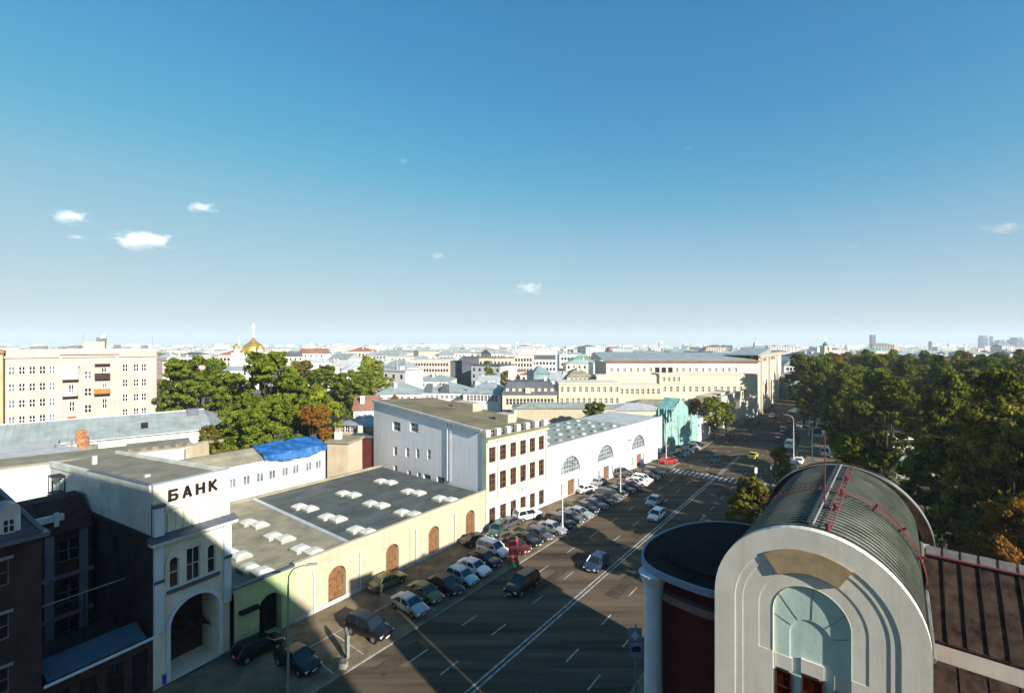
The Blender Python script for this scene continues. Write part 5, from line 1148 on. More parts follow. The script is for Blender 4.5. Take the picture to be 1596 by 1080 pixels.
tag(far.build('distant_city', mats_), 'distant mass of pale city roofs reaching the horizon', 'cityscape', kind='stuff')
# ================================================================== trees
def crown_mesh(name, m, seed, nlobe=13, nclump=330, nleaf=105, flat=0.0, leaf=0.052):
    r = np.random.default_rng(seed); lobes = []
    for k in range(nlobe):
        t = r.uniform(0, 2 * pi); zz = r.uniform(0.12, 0.86); rad = (1 - abs(zz - 0.42) ** 1.7 * 2.0); rad = max(rad, 0.12) * r.uniform(0.35, 0.72)
        lobes.append((rad * cos(t), rad * sin(t), zz, r.uniform(0.24, 0.40) * (1.0 if zz < 0.7 else 0.72)))
    lobes.append((0, 0, 0.5, 0.42)); lobes.append((0.05, 0, 0.78, 0.26))
    C = []
    for k in range(nclump):
        l = lobes[r.integers(len(lobes))]; v = r.normal(size=3); v /= np.linalg.norm(v)
        if v[2] < -0.4 and r.random() < 0.6: v[2] *= -1
        q = r.uniform(0.72, 1.12); C.append((l[0] + v[0] * l[3] * q, l[1] + v[1] * l[3] * q, max(0.05, l[2] * 2.4 + v[2] * l[3] * q * 1.1), r.uniform(0.07, 0.13), v))
    pts = []; nr_ = []
    for c in C:
        n = int(nleaf * r.uniform(0.6, 1.4)); d = r.normal(size=(n, 3)); d /= np.linalg.norm(d, axis=1)[:, None]
        rr = r.uniform(0.35, 1.0, n) ** 0.6
        p = np.array(c[:3]) + d * (c[3] * rr)[:, None] * np.array([1, 1, 0.6]); pts.append(p); nr_.append(d * 0.8 + np.array(c[4]) * 0.5 + r.normal(size=(n, 3)) * 0.55)
    P_ = np.concatenate(pts); N_ = np.concatenate(nr_); N_ /= np.linalg.norm(N_, axis=1)[:, None]; n = len(P_)
    a = np.cross(N_, r.normal(size=(n, 3))); a /= np.linalg.norm(a, axis=1)[:, None] + 1e-9; b = np.cross(N_, a)
    s = leaf * r.uniform(0.55, 1.25, n)[:, None]; sc = np.array([1, 1, 0.62])
    V = np.empty((n, 4, 3)); V[:, 0] = P_ - a * s * 0.5; V[:, 1] = P_ + b * s * 0.38; V[:, 2] = P_ + a * s * 0.5; V[:, 3] = P_ - b * s * 0.38
    V = V.reshape(-1, 3); me = bpy.data.meshes.new(name); me.vertices.add(n * 4); me.vertices.foreach_set('co', V.ravel())
    me.loops.add(n * 4); me.loops.foreach_set('vertex_index', np.arange(n * 4)); me.polygons.add(n); me.polygons.foreach_set('loop_start', np.arange(0, n * 4, 4)); me.polygons.foreach_set('loop_total', np.full(n, 4))
    me.materials.append(m); me.update(); me.validate(); return me, lobes
def trunk_mesh(lobes, base):   # unit frame, crown starts at z=base
    mb = MB(); mb.tube([(0, 0, 0), (0.01, 0, base), (0.0, 0.01, base + (1 - base) * 0.55)], [0.055, 0.042, 0.018], 8)
    for l in lobes[:9]:
        z0 = base * random.uniform(0.75, 1.15); zt_ = base + (1 - base) * l[2]
        mb.tube([(0, 0, z0), (l[0] * 0.45, l[1] * 0.45, z0 + (zt_ - z0) * 0.55), (l[0] * 0.9, l[1] * 0.9, zt_)], [0.026, 0.016, 0.006], 5)
    return mb.mesh('trunk', M_bark)
CROWNS = {}
def crown(kind, var):
    key = (kind, var)
    if key not in CROWNS:
        m = {'green': L_green, 'dark': L_dark, 'olive': L_olive, 'yellow': L_yel, 'autumn': L_aut}[kind]
        me, lb_ = crown_mesh('crown', m, 11 + var * 7, leaf=0.058)
        CROWNS[key] = (me, [trunk_mesh(lb_, 0.22)])
    return CROWNS[key]
GEO = {}
def tree(x, y, h, w, kind, var, label, group=None, base=0.2, name='tree', cat='tree'):
    # share geometry between kinds: same leaf arrangement, other material slot through object-level link
    if var not in GEO:
        me, lb_ = crown_mesh('crown', L_green, 11 + var * 7, leaf=0.058); GEO[var] = (me, trunk_mesh(lb_, 0.2))
    key = (kind, var)
    if key not in CROWNS:
        me = GEO[var][0]
        if kind != 'green':
            me = me.copy(); me.materials[0] = {'dark': L_dark, 'olive': L_olive, 'yellow': L_yel, 'autumn': L_aut}[kind]
        CROWNS[key] = me
    root = empty(name, (x, y, 0), label, cat, group, rz=random.uniform(0, 6.28))
    c = link('crown', CROWNS[key], root, world=False); c.location = (0, 0, h * base); c.scale = (w / 2, w / 2, h * (1 - base) / 2.4)
    t = link('trunk', GEO[var][1], root, world=False); t.scale = (min(w / 2, h * 0.35), min(w / 2, h * 0.35), h)
    return root
def ptree(px, ytop, Y, w, kind, var, label, base=0.2, group=None): return tree(U(px) * Y, Y, Z(ytop - (3 if px < 610 and Y > 80 else 0), Y), w * (1.25 if px < 610 else 1.0), kind, var, label, group, base)
ptree(268, 560, 112, 11, 'green', 0, 'round green tree at the right end of the pink apartment block')
ptree(312, 546, 110, 14.5, 'green', 1, 'broad dark-green tree between pink block and gold dome')
ptree(352, 567, 104, 11, 'green', 2, 'green tree filling the gap left of the tallest tree')
ptree(412, 541, 94, 13.5, 'green', 3, 'tallest green tree in front of the gold dome')
ptree(458, 572, 90, 11, 'green', 0, 'green tree leaning right of the tallest tree')
ptree(494, 592, 92, 8.5, 'yellow', 1, 'yellow-green tree above the autumn tree')
ptree(385, 600, 84, 9.5, 'green', 2, 'dense green tree behind the tarpaulin roof, left')
ptree(425, 612, 82, 10.5, 'green', 4, 'lower dense green tree right behind the blue tarpaulin')
ptree(490, 627, 84, 7.5, 'autumn', 3, 'orange-brown autumn tree right of the blue tarpaulin', base=0.25)
ptree(337, 660, 73, 6.5, 'olive', 0, 'small olive-yellow tree beside the yard roofs')
ptree(508, 562, 150, 14, 'green', 2, 'green tree above the autumn tree, first beyond the big ones')
ptree(545, 573, 138, 12, 'green', 1, 'mid-green tree left of the tall white block')
ptree(582, 553, 175, 13, 'yellow', 4, 'yellow-green tree nearest the tall white block, above its left corner')
ptree(562, 575, 150, 10, 'green', 3, 'dark green tree in the gap left of the tall white block')
ptree(470, 560, 165, 12, 'olive', 3, 'olive tree behind the big green trees')
ptree(615, 611, 142, 5.5, 'autumn', 1, 'small orange bush-like tree behind the tall white block')
ptree(690, 585, 235, 7, 'yellow', 2, 'small yellow-green tree among pale roofs left of the dark box block')
ptree(763, 569, 222, 11, 'yellow', 0, 'yellow-green tree in front of the yellowish block', )
ptree(785, 574, 215, 8, 'olive', 4, 'smaller olive tree beside the yellow-green one, centre-left')
ptree(928, 621, 127, 9.0, 'dark', 1, 'solitary round dark tree behind the arched hall')
ptree(1112, 611, 134, 10.5, 'yellow', 2, 'bright green tree right of the teal netting')
ptree(1088, 620, 140, 8.5, 'autumn', 0, 'brownish tree behind the teal netting')
ptree(1132, 624, 141, 6.5, 'green', 3, 'smaller green tree right of the bright street tree')
ptree(1172, 733, 50, 6.2, 'olive', 1, 'sparse small street tree beside the barrel roof', base=0.36)
ptree(1215, 688, 80, 5, 'olive', 2, 'little tree on the kerb behind the barrel roof', base=0.3)
for i, (px, yt, Y, w, kd) in enumerate(((1236, 576, 290, 14, 'dark'), (1250, 588, 240, 11, 'dark'), (1228, 586, 330, 12, 'dark'), (1262, 580, 215, 12, 'dark'))):
    ptree(px, yt, Y, w, kd, i % 5, ['dark street tree at the vanishing end of the road', 'dark street tree just left of the park edge', 'farthest dark street tree past the portico', 'dark tree at the far left corner of the park'][i])
tree(28, 43, 14.5, 9, 'dark', 1, 'dark tree hidden just behind the barrel roof'); tree(36, 52, 15.5, 9, 'autumn', 2, 'brownish tree peeking over the crown of the barrel roof'); tree(45, 61, 17, 10, 'dark', 3, 'dark tree touching the right shoulder of the barrel roof'); tree(34, 63, 9, 6, 'olive', 4, 'low shrub-like tree left of the barrel crown')
# park
k = 0
near_lab = {0: 'dark green park tree nearest the street', }
park = []
sp_ = [(106, 2.5, 24.5, 15, 'dark', 'big dark tree overhanging the pavement behind the barrel roof'), (118, -3.5, 23.0, 12, 'dark', 'dark tree at the kerb left of the big overhanging tree'), (92, 8.5, 24, 13, 'dark', 'dark tree right of the big overhanging tree'),
       (84, 14.5, 24.5, 13, 'dark', 'dark tree left of the pale park path gap'), (133, 0.5, 23.5, 13, 'green', 'mid-green tree behind the big overhanging tree'), (150, -4, 22.5, 12, 'dark', 'dark tree on the kerb opposite the arcade'),
       (68, 6.0, 19, 11, 'dark', 'low dark tree just right of the barrel roof'), (72, 12.8, 25.3, 13, 'dark', 'tall dark brown-green tree right of the path gap'), (63, 10.2, 25.0, 12, 'olive', 'tall olive-brown tree near the right edge'),
       (60, 15.5, 25.6, 12, 'dark', 'dark tree cut off by the right edge'), (56, 10.0, 16, 8, 'autumn', 'low reddish autumn tree at the right edge'), (78, 20.5, 25.5, 13, 'olive', 'olive tree behind the dark edge tree')]
for i, (s, n, h, w, kd, lb_) in enumerate(sp_):
    q = SN(s, n); tree(q.x, q.y, h, w, kd, (i * 2 + 1) % 5, lb_)
for s in np.arange(96, 330, 13.5):
    for n in np.arange(10 if s < 130 else (-2 if s < 155 else -14), 0.30 * s + 8, 12.5):
        ss, nn = s + random.uniform(-4, 4), n + random.uniform(-4, 4)
        if any(abs(ss - q[0]) < 7.5 and abs(nn - q[1]) < 7.5 for q in sp_): continue
        q = SN(ss, nn); px = CX + FPX * q.x / q.y
        if px > 1640 or px < 1245: continue
        if 1395 < px < 1470 and q.y < 140 and q.y > 0 and ss < 125: continue
        kd = random.choices(('dark', 'olive', 'green', 'yellow', 'autumn'), (6, 3, 2, 1.6 if ss > 140 else 0.4, 0.5))[0]
        cname = {'dark': 'dark green', 'olive': 'olive-brown', 'green': 'mid-green', 'yellow': 'yellow-green', 'autumn': 'rust-coloured'}[kd]
        dep = 'front rows' if ss < 150 else ('middle' if ss < 230 else 'far part'); sd = 'left side' if px < 1370 else ('centre' if px < 1480 else 'right side')
        hh, ww_ = random.uniform(21.5, 26.0), random.uniform(12, 16); sz = ('tall ' if hh > 24.5 else 'low ' if hh < 23 else 'medium ') + ('broad' if ww_ > 14.6 else 'slim' if ww_ < 13.2 else 'round')
        tree(q.x, q.y, hh, ww_, kd, random.randint(0, 4), f"{sz} {cname} tree in the {dep} of the park, {sd}", 'trees packed together in the park')
# undergrowth along the park edge
mbx = MB()
for i in range(2600):
    q = SN(random.uniform(66, 200), random.uniform(-6, 6), 0); z = random.uniform(0.1, 1.5); a = random.uniform(0, 6.28); s = random.uniform(0.15, 0.4); t = random.uniform(-1, 1)
    mbx.poly([(q.x - cos(a) * s, q.y - sin(a) * s, z), (q.x, q.y, z + s * t), (q.x + cos(a) * s, q.y + sin(a) * s, z), (q.x, q.y, z + s)])
tag(mbx.build('undergrowth', L_dark), 'low dark shrubs along the park edge', 'undergrowth', kind='stuff')
# far green clumps between roofs
for i in range(30):
    Y = random.uniform(240, 620); px = random.uniform(500, 1240)
    x = U(px) * Y
    if in_corridor(x, Y, 5) or any((x - q[0]) ** 2 + (Y - q[1]) ** 2 < (q[2] + 2) ** 2 for q in placed): continue
    tree(x, Y, random.uniform(14, 19), random.uniform(9, 14), random.choice(('green', 'yellow', 'olive', 'dark')), i % 5, 'distant tree among the roofs, ' + where(px, Y), 'distant trees among the roofs')

# ================================================================== cars
def paint(name, c, metal=0.3, rough=0.3):
    m = mat('paint_' + name, c, rough, 0.0, metal=metal, spec=0.6); return m
PA = {'black': paint('black', (0.010, 0.009, 0.011), 0.1, 0.22), 'white': paint('white', (0.72, 0.72, 0.72), 0.0), 'silver': paint('silver', (0.38, 0.40, 0.42), 0.5), 'grey': paint('grey', (0.12, 0.125, 0.135), 0.5),
      'red': paint('red', (0.50, 0.02, 0.025), 0.1), 'maroon': paint('maroon', (0.12, 0.012, 0.018), 0.3), 'blue': paint('blue', (0.035, 0.06, 0.13), 0.4), 'pale blue': paint('pale_blue', (0.28, 0.48, 0.56), 0.4), 'yellow': paint('yellow', (0.62, 0.60, 0.05), 0.0), 'olive': paint('olive', (0.14, 0.135, 0.05), 0.3), 'teal': paint('teal', (0.04, 0.10, 0.10), 0.3)}
M_rub = mat('tyre_rubber', (0.014, 0.014, 0.014), 0.9, 0.0); M_rim = mat('wheel_rim', (0.40, 0.41, 0.42), 0.35, 0.0, metal=0.8); M_cg = mat('car_glass', (0.012, 0.016, 0.02), 0.06, 0.0, spec=0.8)
M_hl = mat('headlight_lens', (0.75, 0.76, 0.78), 0.15, 0.0, spec=0.8); M_tl = mat('taillight_lens', (0.45, 0.01, 0.01), 0.25, 0.0)
CT = {  # length, width, stations (x, z_low, z_top, half width), cabin (x0,x1 base; x2,x3 roof), z belt, z roof, wheel radius
 'sedan': dict(L=4.6, W=1.80, st=[(-2.3, .42, .78, .70), (-2.15, .28, .98, .84), (-1.5, .24, 1.03, .90), (0, .22, .98, .90), (1.0, .22, .95, .90), (1.75, .24, .86, .87), (2.15, .28, .74, .80), (2.3, .40, .62, .68)], cab=(-1.75, 1.15, -1.05, .35), zb=.98, zr=1.44, r=.32, ax=(-1.38, 1.38)),
 'hatch': dict(L=4.1, W=1.75, st=[(-2.05, .40, .90, .74), (-1.95, .28, 1.02, .84), (-1.2, .22, 1.02, .87), (0, .22, .99, .87), (.9, .22, .96, .87), (1.5, .24, .86, .84), (1.92, .28, .74, .77), (2.05, .40, .62, .66)], cab=(-1.98, 1.05, -1.55, .35), zb=.99, zr=1.50, r=.31, ax=(-1.28, 1.28)),
 'suv': dict(L=4.75, W=1.92, st=[(-2.37, .50, 1.0, .82), (-2.25, .36, 1.12, .93), (-1.4, .32, 1.16, .96), (0, .30, 1.14, .96), (1.0, .30, 1.10, .96), (1.8, .32, 1.04, .94), (2.25, .36, .92, .88), (2.37, .48, .80, .78)], cab=(-2.28, 1.20, -1.95, .45), zb=1.13, zr=1.76, r=.38, ax=(-1.42, 1.42)),
 'van': dict(L=5.2, W=1.98, st=[(-2.6, .45, 1.25, .90), (-2.55, .32, 1.3, .97), (-1.4, .30, 1.3, .99), (0, .30, 1.3, .99), (1.2, .30, 1.25, .99), (2.0, .32, 1.12, .96), (2.5, .36, .95, .88), (2.6, .46, .80, .78)], cab=(-2.56, 1.75, -2.45, 1.05), zb=1.28, zr=2.15, r=.36, ax=(-1.6, 1.65)),
 'bus': dict(L=11.5, W=2.5, st=[(-5.75, .5, 1.2, 1.18), (-5.7, .35, 1.25, 1.24), (-2, .35, 1.25, 1.25), (2, .35, 1.25, 1.25), (5.6, .35, 1.25, 1.24), (5.75, .5, 1.15, 1.18)], cab=(-5.72, 5.68, -5.68, 5.5), zb=1.23, zr=2.95, r=.48, ax=(-3.4, 3.9)),
}
CARM = {}
def carparts(kind, col):
    key = (kind, col)
    if key in CARM: return CARM[key]
    d = CT[kind]; P_ = []; pm = PA[col]
    mb = MB(); secs = []
    for (x, zl, zt_, hw) in d['st']:
        zm = zl + (zt_ - zl) * 0.55; secs.append([(x, -hw * .86, zl), (x, -hw, zl + (zt_ - zl) * .25), (x, -hw, zm), (x, -hw * .93, zt_ - .05), (x, -hw * .72, zt_), (x, 0, zt_ + .025), (x, hw * .72, zt_), (x, hw * .93, zt_ - .05), (x, hw, zm), (x, hw, zl + (zt_ - zl) * .25), (x, hw * .86, zl)])
    n = len(secs[0])
    for s in secs: mb.v += s
    for i in range(len(secs) - 1):
        for j in range(n):
            k = (j + 1) % n; mb.f.append((i * n + j, i * n + k, (i + 1) * n + k, (i + 1) * n + j)); mb.mi.append(0)
    mb.f.append(tuple(range(n))); mb.f.append(tuple((len(secs) - 1) * n + q for q in reversed(range(n)))); mb.mi += [0, 0]
    P_.append(('body', mb.mesh('body', pm), None))
    x0, x1, x2, x3 = d['cab']; zb, zr_ = d['zb'], d['zr']; hw = d['W'] / 2 * .93; hr = hw * .82
    mb = MB(); mb.hexa([(x0, -hw, zb - .04), (x1, -hw, zb - .10), (x1, hw, zb - .10), (x0, hw, zb - .04), (x2, -hr, zr_ - .05), (x3, -hr, zr_ - .05), (x3, hr, zr_ - .05), (x2, hr, zr_ - .05)]); P_.append(('windows', mb.mesh('windows', M_cg), None))
    mb = MB(); mb.hexa([(x2 - .06, -hr - .02, zr_ - .06), (x3 + .05, -hr - .02, zr_ - .06), (x3 + .05, hr + .02, zr_ - .06), (x2 - .06, hr + .02, zr_ - .06), (x2 + .1, -hr * .85, zr_ + .02), (x3 - .15, -hr * .85, zr_ + .01), (x3 - .15, hr * .85, zr_ + .01), (x2 + .1, hr * .85, zr_ + .02)]); P_.append(('roof', mb.mesh('roof', pm), None))
    mb = MB()
    for sg in (-1, 1):
        for (xb, xt, w_) in ((x0, x2, .07), (x1, x3, .05), ((x0 + x1) / 2 - .1, (x2 + x3) / 2 - .1, .05)):
            mb.tube([(xb + (.03 if xb < 0 else -.03), sg * (hw + .003), zb - .06), (xt, sg * (hr + .003), zr_ - .04)], w_, 5)
        if kind == 'bus':
            for q in np.arange(-4.3, 5, 1.5): mb.tube([(q, sg * (hw + .003), zb), (q, sg * (hr + .01), zr_ - .05)], .06, 4)
    P_.append(('pillars', mb.mesh('pillars', pm), None))
    r = d['r']; tm = MB(); tm.tube([(0, -.11, 0), (0, .11, 0)], r, 18); tyre = tm.mesh('wheel', M_rub)
    rm = MB(); rm.tube([(0, -.125, 0), (0, .125, 0)], r * .6, 10); rim = rm.mesh('rim', M_rim)
    am = MB(); am.tube([(0, -.10, 0), (0, .10, 0)], r * 1.2, 18)
    wy = d['W'] / 2 - .10
    arches = MB(); arches.tube([(0, .095, 0), (0, -.095, 0)], r * 1.2, 16); arm = arches.mesh('wheel_arch', M_dark)
    for ax in d['ax']:
        for sg in (-1, 1): P_.append(('wheel_arch', arm, (ax, sg * wy, r * 1.02)))
    for ax in d['ax']:
        for sg in (-1, 1): P_.append(('wheel', tyre, (ax, sg * wy, r), rim))
    xf, xr = d['st'][-2], d['st'][1]
    hm_ = MB(); hm_.box(-.06, .09, -.17, .17, -.08, .07); hl = hm_.mesh('headlight', M_hl); tm_ = MB(); tm_.box(-.07, .05, -.15, .15, -.09, .09); tl_ = tm_.mesh('taillight', M_tl)
    for sg in (-1, 1):
        P_.append(('headlight', hl, (xf[0] + .02, sg * xf[3] * .78, xf[2] - .16))); P_.append(('taillight', tl_, (xr[0] - .02, sg * xr[3] * .82, xr[2] - .16)))
        mm = MB(); mm.box(x1 - .35, x1 - .2, *(sorted((sg * (hw + .02), sg * (hw + .2)))), zb - .02, zb + .12); P_.append(('mirror', mm.mesh('mirror', pm), None))
    g = MB(); g.box(d['L'] / 2 - .06, d['L'] / 2 + .012, -.45, .45, .45, .62); P_.append(('grille', g.mesh('grille', M_black), None))
    pl = MB(); pl.box(d['L'] / 2 + .013, d['L'] / 2 + .03, -.25, .25, .40, .50); pl.box(-d['L'] / 2 - .03, -d['L'] / 2 - .005, -.25, .25, .62, .73); P_.append(('number_plates', pl.mesh('number_plates', M_signw), None))
    CARM[key] = P_; return P_
def car(s, n, kind, col, az, label, group=None, z=0.0, name='parked_car', cat='car', xy=None):
    q = SN(s, n) if xy is None else Vector(xy); root = empty(name, (q.x, q.y, z), label, cat, group, rz=pi / 2 - radians(az))
    for p_ in carparts(kind, col):
        o = link(p_[0], p_[1], root, world=False)
        if p_[2]: o.location = p_[2]
        if len(p_) > 3: rr = link('rim', p_[3], o, world=False)
    return root
PERP_OUT, PERP_IN, ALONG, BACK = 127.7, 307.7, 37.7, 217.7
ZP = 0.12
GR = 'cars parked nose-out along the kerb'
row = [ (20.3, -39.2, 'sedan', 'black', 120, 'black car in deep shade beside the street lamp, bottom left'), (19.0, -43.6, 'hatch', 'black', 40, 'dark car hidden in shade before the green gate'),
 (26.7, -38.0, 'suv', 'black', 118, 'big black off-road car standing alone in the sunlit bay'),
 (33.3, -43.9, 'sedan', 'olive', 40, 'olive-yellow saloon parked along the cream wall'),
 (31.7, -38.1, 'sedan', 'silver', PERP_OUT, 'silver saloon in shade, first of the kerb row'), (34.3, -38.6, 'sedan', 'olive', PERP_OUT, 'dark olive saloon, second of the kerb row'),
 (36.8, -38.0, 'sedan', 'black', PERP_OUT, 'black saloon left of the pale blue car'), (39.3, -37.8, 'hatch', 'pale blue', PERP_OUT, 'pale blue hatchback half in shadow'),
 (41.8, -38.2, 'sedan', 'white', PERP_OUT, 'white saloon right beside the pale blue car'), (44.3, -38.6, 'sedan', 'black', PERP_OUT, 'black car between two white ones'),
 (46.9, -39.4, 'suv', 'white', PERP_OUT, 'white estate car left of the red pillar sign'), (47.9, -43.2, 'sedan', 'black', 60, 'black car by the wall near the last arched door'),
 (49.6, -37.6, 'hatch', 'maroon', PERP_OUT, 'dark red hatchback right of the red pillar sign'), (52.2, -37.8, 'sedan', 'black', PERP_OUT, 'black saloon, first after the dark red hatchback'),
 (54.8, -37.4, 'hatch', 'grey', PERP_OUT, 'dark grey hatchback before the pale lamp post'), (57.8, -37.2, 'sedan', 'silver', PERP_OUT, 'silver saloon at the foot of the pale lamp post'),
 (60.4, -37.4, 'suv', 'black', PERP_OUT, 'black off-road car right after the lamp post'), (63.0, -37.2, 'sedan', 'grey', PERP_OUT, 'grey saloon, second after the lamp post'),
 (65.6, -37.0, 'sedan', 'silver', PERP_OUT, 'silver saloon opposite the first half-round window'), (68.2, -37.1, 'hatch', 'black', PERP_OUT, 'black hatchback right of the silver saloon under the half-round window'),
 (70.8, -37.0, 'sedan', 'blue', PERP_OUT, 'dark blue saloon in the crowded kerb row'), (73.4, -36.9, 'sedan', 'black', PERP_OUT, 'black saloon right of the dark blue one'),
 (76.2, -36.9, 'suv', 'grey', PERP_OUT, 'dark grey off-road car before the second lamp post'), (79.0, -36.8, 'hatch', 'black', PERP_OUT, 'black hatchback after the second lamp post'),
 (81.6, -36.6, 'sedan', 'black', PERP_OUT, 'black saloon left of the dark red car'), (84.2, -36.4, 'sedan', 'maroon', PERP_OUT, 'dark red saloon left of the white car'),
 (87.2, -36.2, 'sedan', 'white', PERP_OUT, 'white saloon opposite the second half-round window'), (89.8, -36.2, 'hatch', 'white', PERP_OUT, 'white hatchback beside the white saloon, farther'),
 (92.6, -36.0, 'sedan', 'black', PERP_OUT, 'black saloon right of the two white cars'), (95.4, -35.9, 'suv', 'black', PERP_OUT, 'last black off-road car before the crosswalk'),
 (52.4, -43.3, 'hatch', 'teal', 200, 'dark green hatchback at the corner of the white block'), (55.6, -43.4, 'sedan', 'grey', ALONG, 'grey car by the ground-floor windows'),
 (59.6, -42.9, 'suv', 'white', 60, 'white off-road car before the brown windows'), (77.2, -41.9, 'sedan', 'white', 60, 'white saloon near the first brown door'),
 (82.6, -42.2, 'sedan', 'silver', ALONG, 'silver saloon between the first two brown doors'), (91.4, -41.5, 'suv', 'grey', 60, 'dark grey car below the third half-round window'),
 (107.4, -37.0, 'sedan', 'red', 60, 'bright red saloon just past the crosswalk'), (111.0, -38.2, 'sedan', 'black', PERP_OUT, 'black car behind the bright red saloon'),
 (114.4, -37.4, 'sedan', 'black', PERP_OUT, 'black saloon before the teal netting, nearer'), (117.2, -37.4, 'sedan', 'grey', PERP_OUT, 'grey saloon before the teal netting'), (120.0, -37.2, 'suv', 'blue', PERP_OUT, 'dark blue car before the teal netting'),
 (122.8, -37.2, 'sedan', 'black', PERP_OUT, 'black saloon at the right end of the netting'), (126.0, -37.0, 'sedan', 'white', PERP_OUT, 'white saloon before the curved-end house'), (129.0, -37.0, 'sedan', 'black', PERP_OUT, 'last dark car before the curved-end house') ]
for (s, n, kd, c, az, lb_) in row: car(s, n, kd, c, az, lb_, 'cars parked beside the left pavement', ZP)
road = [ (42.4, -31.3, 'suv', 'black', BACK, 'black off-road car driving towards the viewer at the shadow edge'), (72.6, -26.9, 'hatch', 'white', BACK + 0, 'small white car driving near the centre line'),
 (78.9, -29.6, 'sedan', 'silver', BACK, 'silver saloon driving behind the small white car'), (52.2, -27.0, 'hatch', 'blue', BACK, 'blue hatchback in shadow next to the centre line'),
 (116, -28.6, 'hatch', 'teal', BACK, 'small greenish car past the crosswalk'), (125.3, -22.4, 'sedan', 'yellow', ALONG, 'bright yellow taxi on the far carriageway'),
 (146, -32.3, 'sedan', 'maroon', BACK, 'dark car on the road near the arcade'), (150, -20.5, 'sedan', 'black', ALONG, 'black car ahead of the yellow taxi'), (160, -17.5, 'sedan', 'maroon', ALONG, 'dark red car in the far right lane'),
 (168, -21.5, 'suv', 'grey', ALONG, 'grey car queueing far up the road'), (182, -18.5, 'sedan', 'white', ALONG, 'white car far up the road'), (190, -22, 'sedan', 'red', ALONG, 'red car far up the road'), (205, -19, 'van', 'grey', ALONG, 'grey van at the far end of the road'),
 (178, -31, 'sedan', 'black', BACK, 'black car coming down beside the portico'), (214, -24, 'sedan', 'black', ALONG, 'farthest black car on the road'), (198, -29, 'sedan', 'white', BACK, 'white car coming from the far end') ]
for (s, n, kd, c, az, lb_) in road: car(s, n, kd, c, az, lb_, None, 0, 'car')
car(144.2, -16.9, 'van', 'white', ALONG, 'white van stopped at the right kerb', None, 0, 'van', 'van')
car(168, -12.0, 'bus', 'pale blue', ALONG, 'pale blue bus beside the park', None, ZP, 'bus', 'bus')
car(139, -8.6, 'van', 'pale blue', ALONG, 'pale blue van parked under the park trees', None, ZP, 'van', 'van')
car(118, -13.2, 'van', 'silver', ALONG, 'silver van behind the little kerb tree', None, ZP, 'van', 'van')
for i, s in enumerate((100, 106, 112, 126, 133)): car(s, -12.9, 'sedan', ['grey', 'silver', 'black', 'white', 'black'][i], ALONG, ['grey car parked on the park side, nearest', 'silver car parked on the park side', 'black car behind the silver van', 'white car parked beyond the silver van', 'black car parked beyond the silver van'][i], None, ZP)

# ================================================================== lamps, signs, street furniture
def lamp_parts(m):
    A = MB(); A.tube([(0, 0, 0), (0, 0, 1.2)], [0.17, 0.15], 10); A.tube([(0, 0, 1.2), (0, 0, 9.0)], [0.11, 0.07], 8)
    B_ = MB(); B_.tube([(0, 0, 9.0), (0.05, 0, 9.7), (0.35, 0, 10.2), (0.9, 0, 10.42), (1.5, 0, 10.5)], 0.05, 6)
    H = MB(); H.hexa([(1.4, -.14, 10.42), (2.2, -.10, 10.50), (2.2, .10, 10.50), (1.4, .14, 10.42), (1.45, -.10, 10.60), (2.15, -.06, 10.62), (2.15, .06, 10.62), (1.45, .10, 10.60)])
    F_ = MB(); F_.box(-.22, .22, -.22, .22, 0, .12)
    return [('pole', A.mesh('pole', m)), ('arm', B_.mesh('arm', m)), ('lamp_head', H.mesh('lamp_head', M_grey)), ('base', F_.mesh('base', m))]
LP = {'dark': lamp_parts(M_grey), 'pale': lamp_parts(M_lampw)}
def lamp(s, n, az, kind, label, z=ZP):
    q = SN(s, n); root = empty('street_lamp', (q.x, q.y, z), label, 'street lamp', 'street lamps along the road', rz=pi / 2 - radians(az))
    for nm, me in LP[kind]: link(nm, me, root, world=False)
lamp(17.9, -36.0, 85, 'dark', 'dark curved street lamp standing before the green wall')
lamp(58.4, -35.75, 127.7, 'pale', 'pale street lamp rising from the parked cars before the white block')
lamp(78.5, -35.75, 127.7, 'pale', 'pale street lamp before the first half-round window')
lamp(102.5, -35.8, 100, 'pale', 'pale street lamp beside the crosswalk, left kerb')
lamp(129.6, -15.3 + 0.9, 307.7, 'pale', 'pale street lamp left of the white van, right kerb', 0.12)
lamp(116.0, -9.5, 307.7, 'pale', 'pale street lamp rising behind the barrel roof')
lamp(165, -14.3, 307.7, 'pale', 'farthest pale street lamp on the right kerb')
lamp(150, -35.8, 127.7, 'pale', 'farthest pale street lamp on the left kerb')
# red pillar sign
q = SN(46.3, -35.6); rs = empty('pillar_sign', (q.x, q.y, ZP), 'tall red and white pillar sign with green foot among parked cars', 'sign', rz=radians(12))
def lb(name, x0, x1, y0, y1, z0, z1, m, root):
    mb = MB(); mb.box(x0, x1, y0, y1, z0, z1); return mb.build(name, m, root, world=False)
lb('foot', -.72, .72, -.28, .28, 0, .42, M_signg, rs); lb('panel', -.58, .58, -.18, .18, .425, 3.35, M_red, rs); lb('cap', -.5, .5, -.15, .15, 3.355, 3.5, M_signg, rs)
for z0, z1 in ((2.95, 3.12), (2.2, 2.34), (2.02, 2.1), (1.05, 1.2), (.9, .96)): lb('white_print', -.48, .48, -.19, -.182, z0, z1, mat('pink_print', (0.72, 0.60, 0.56), 0.6, 0.3, 6.0), rs)
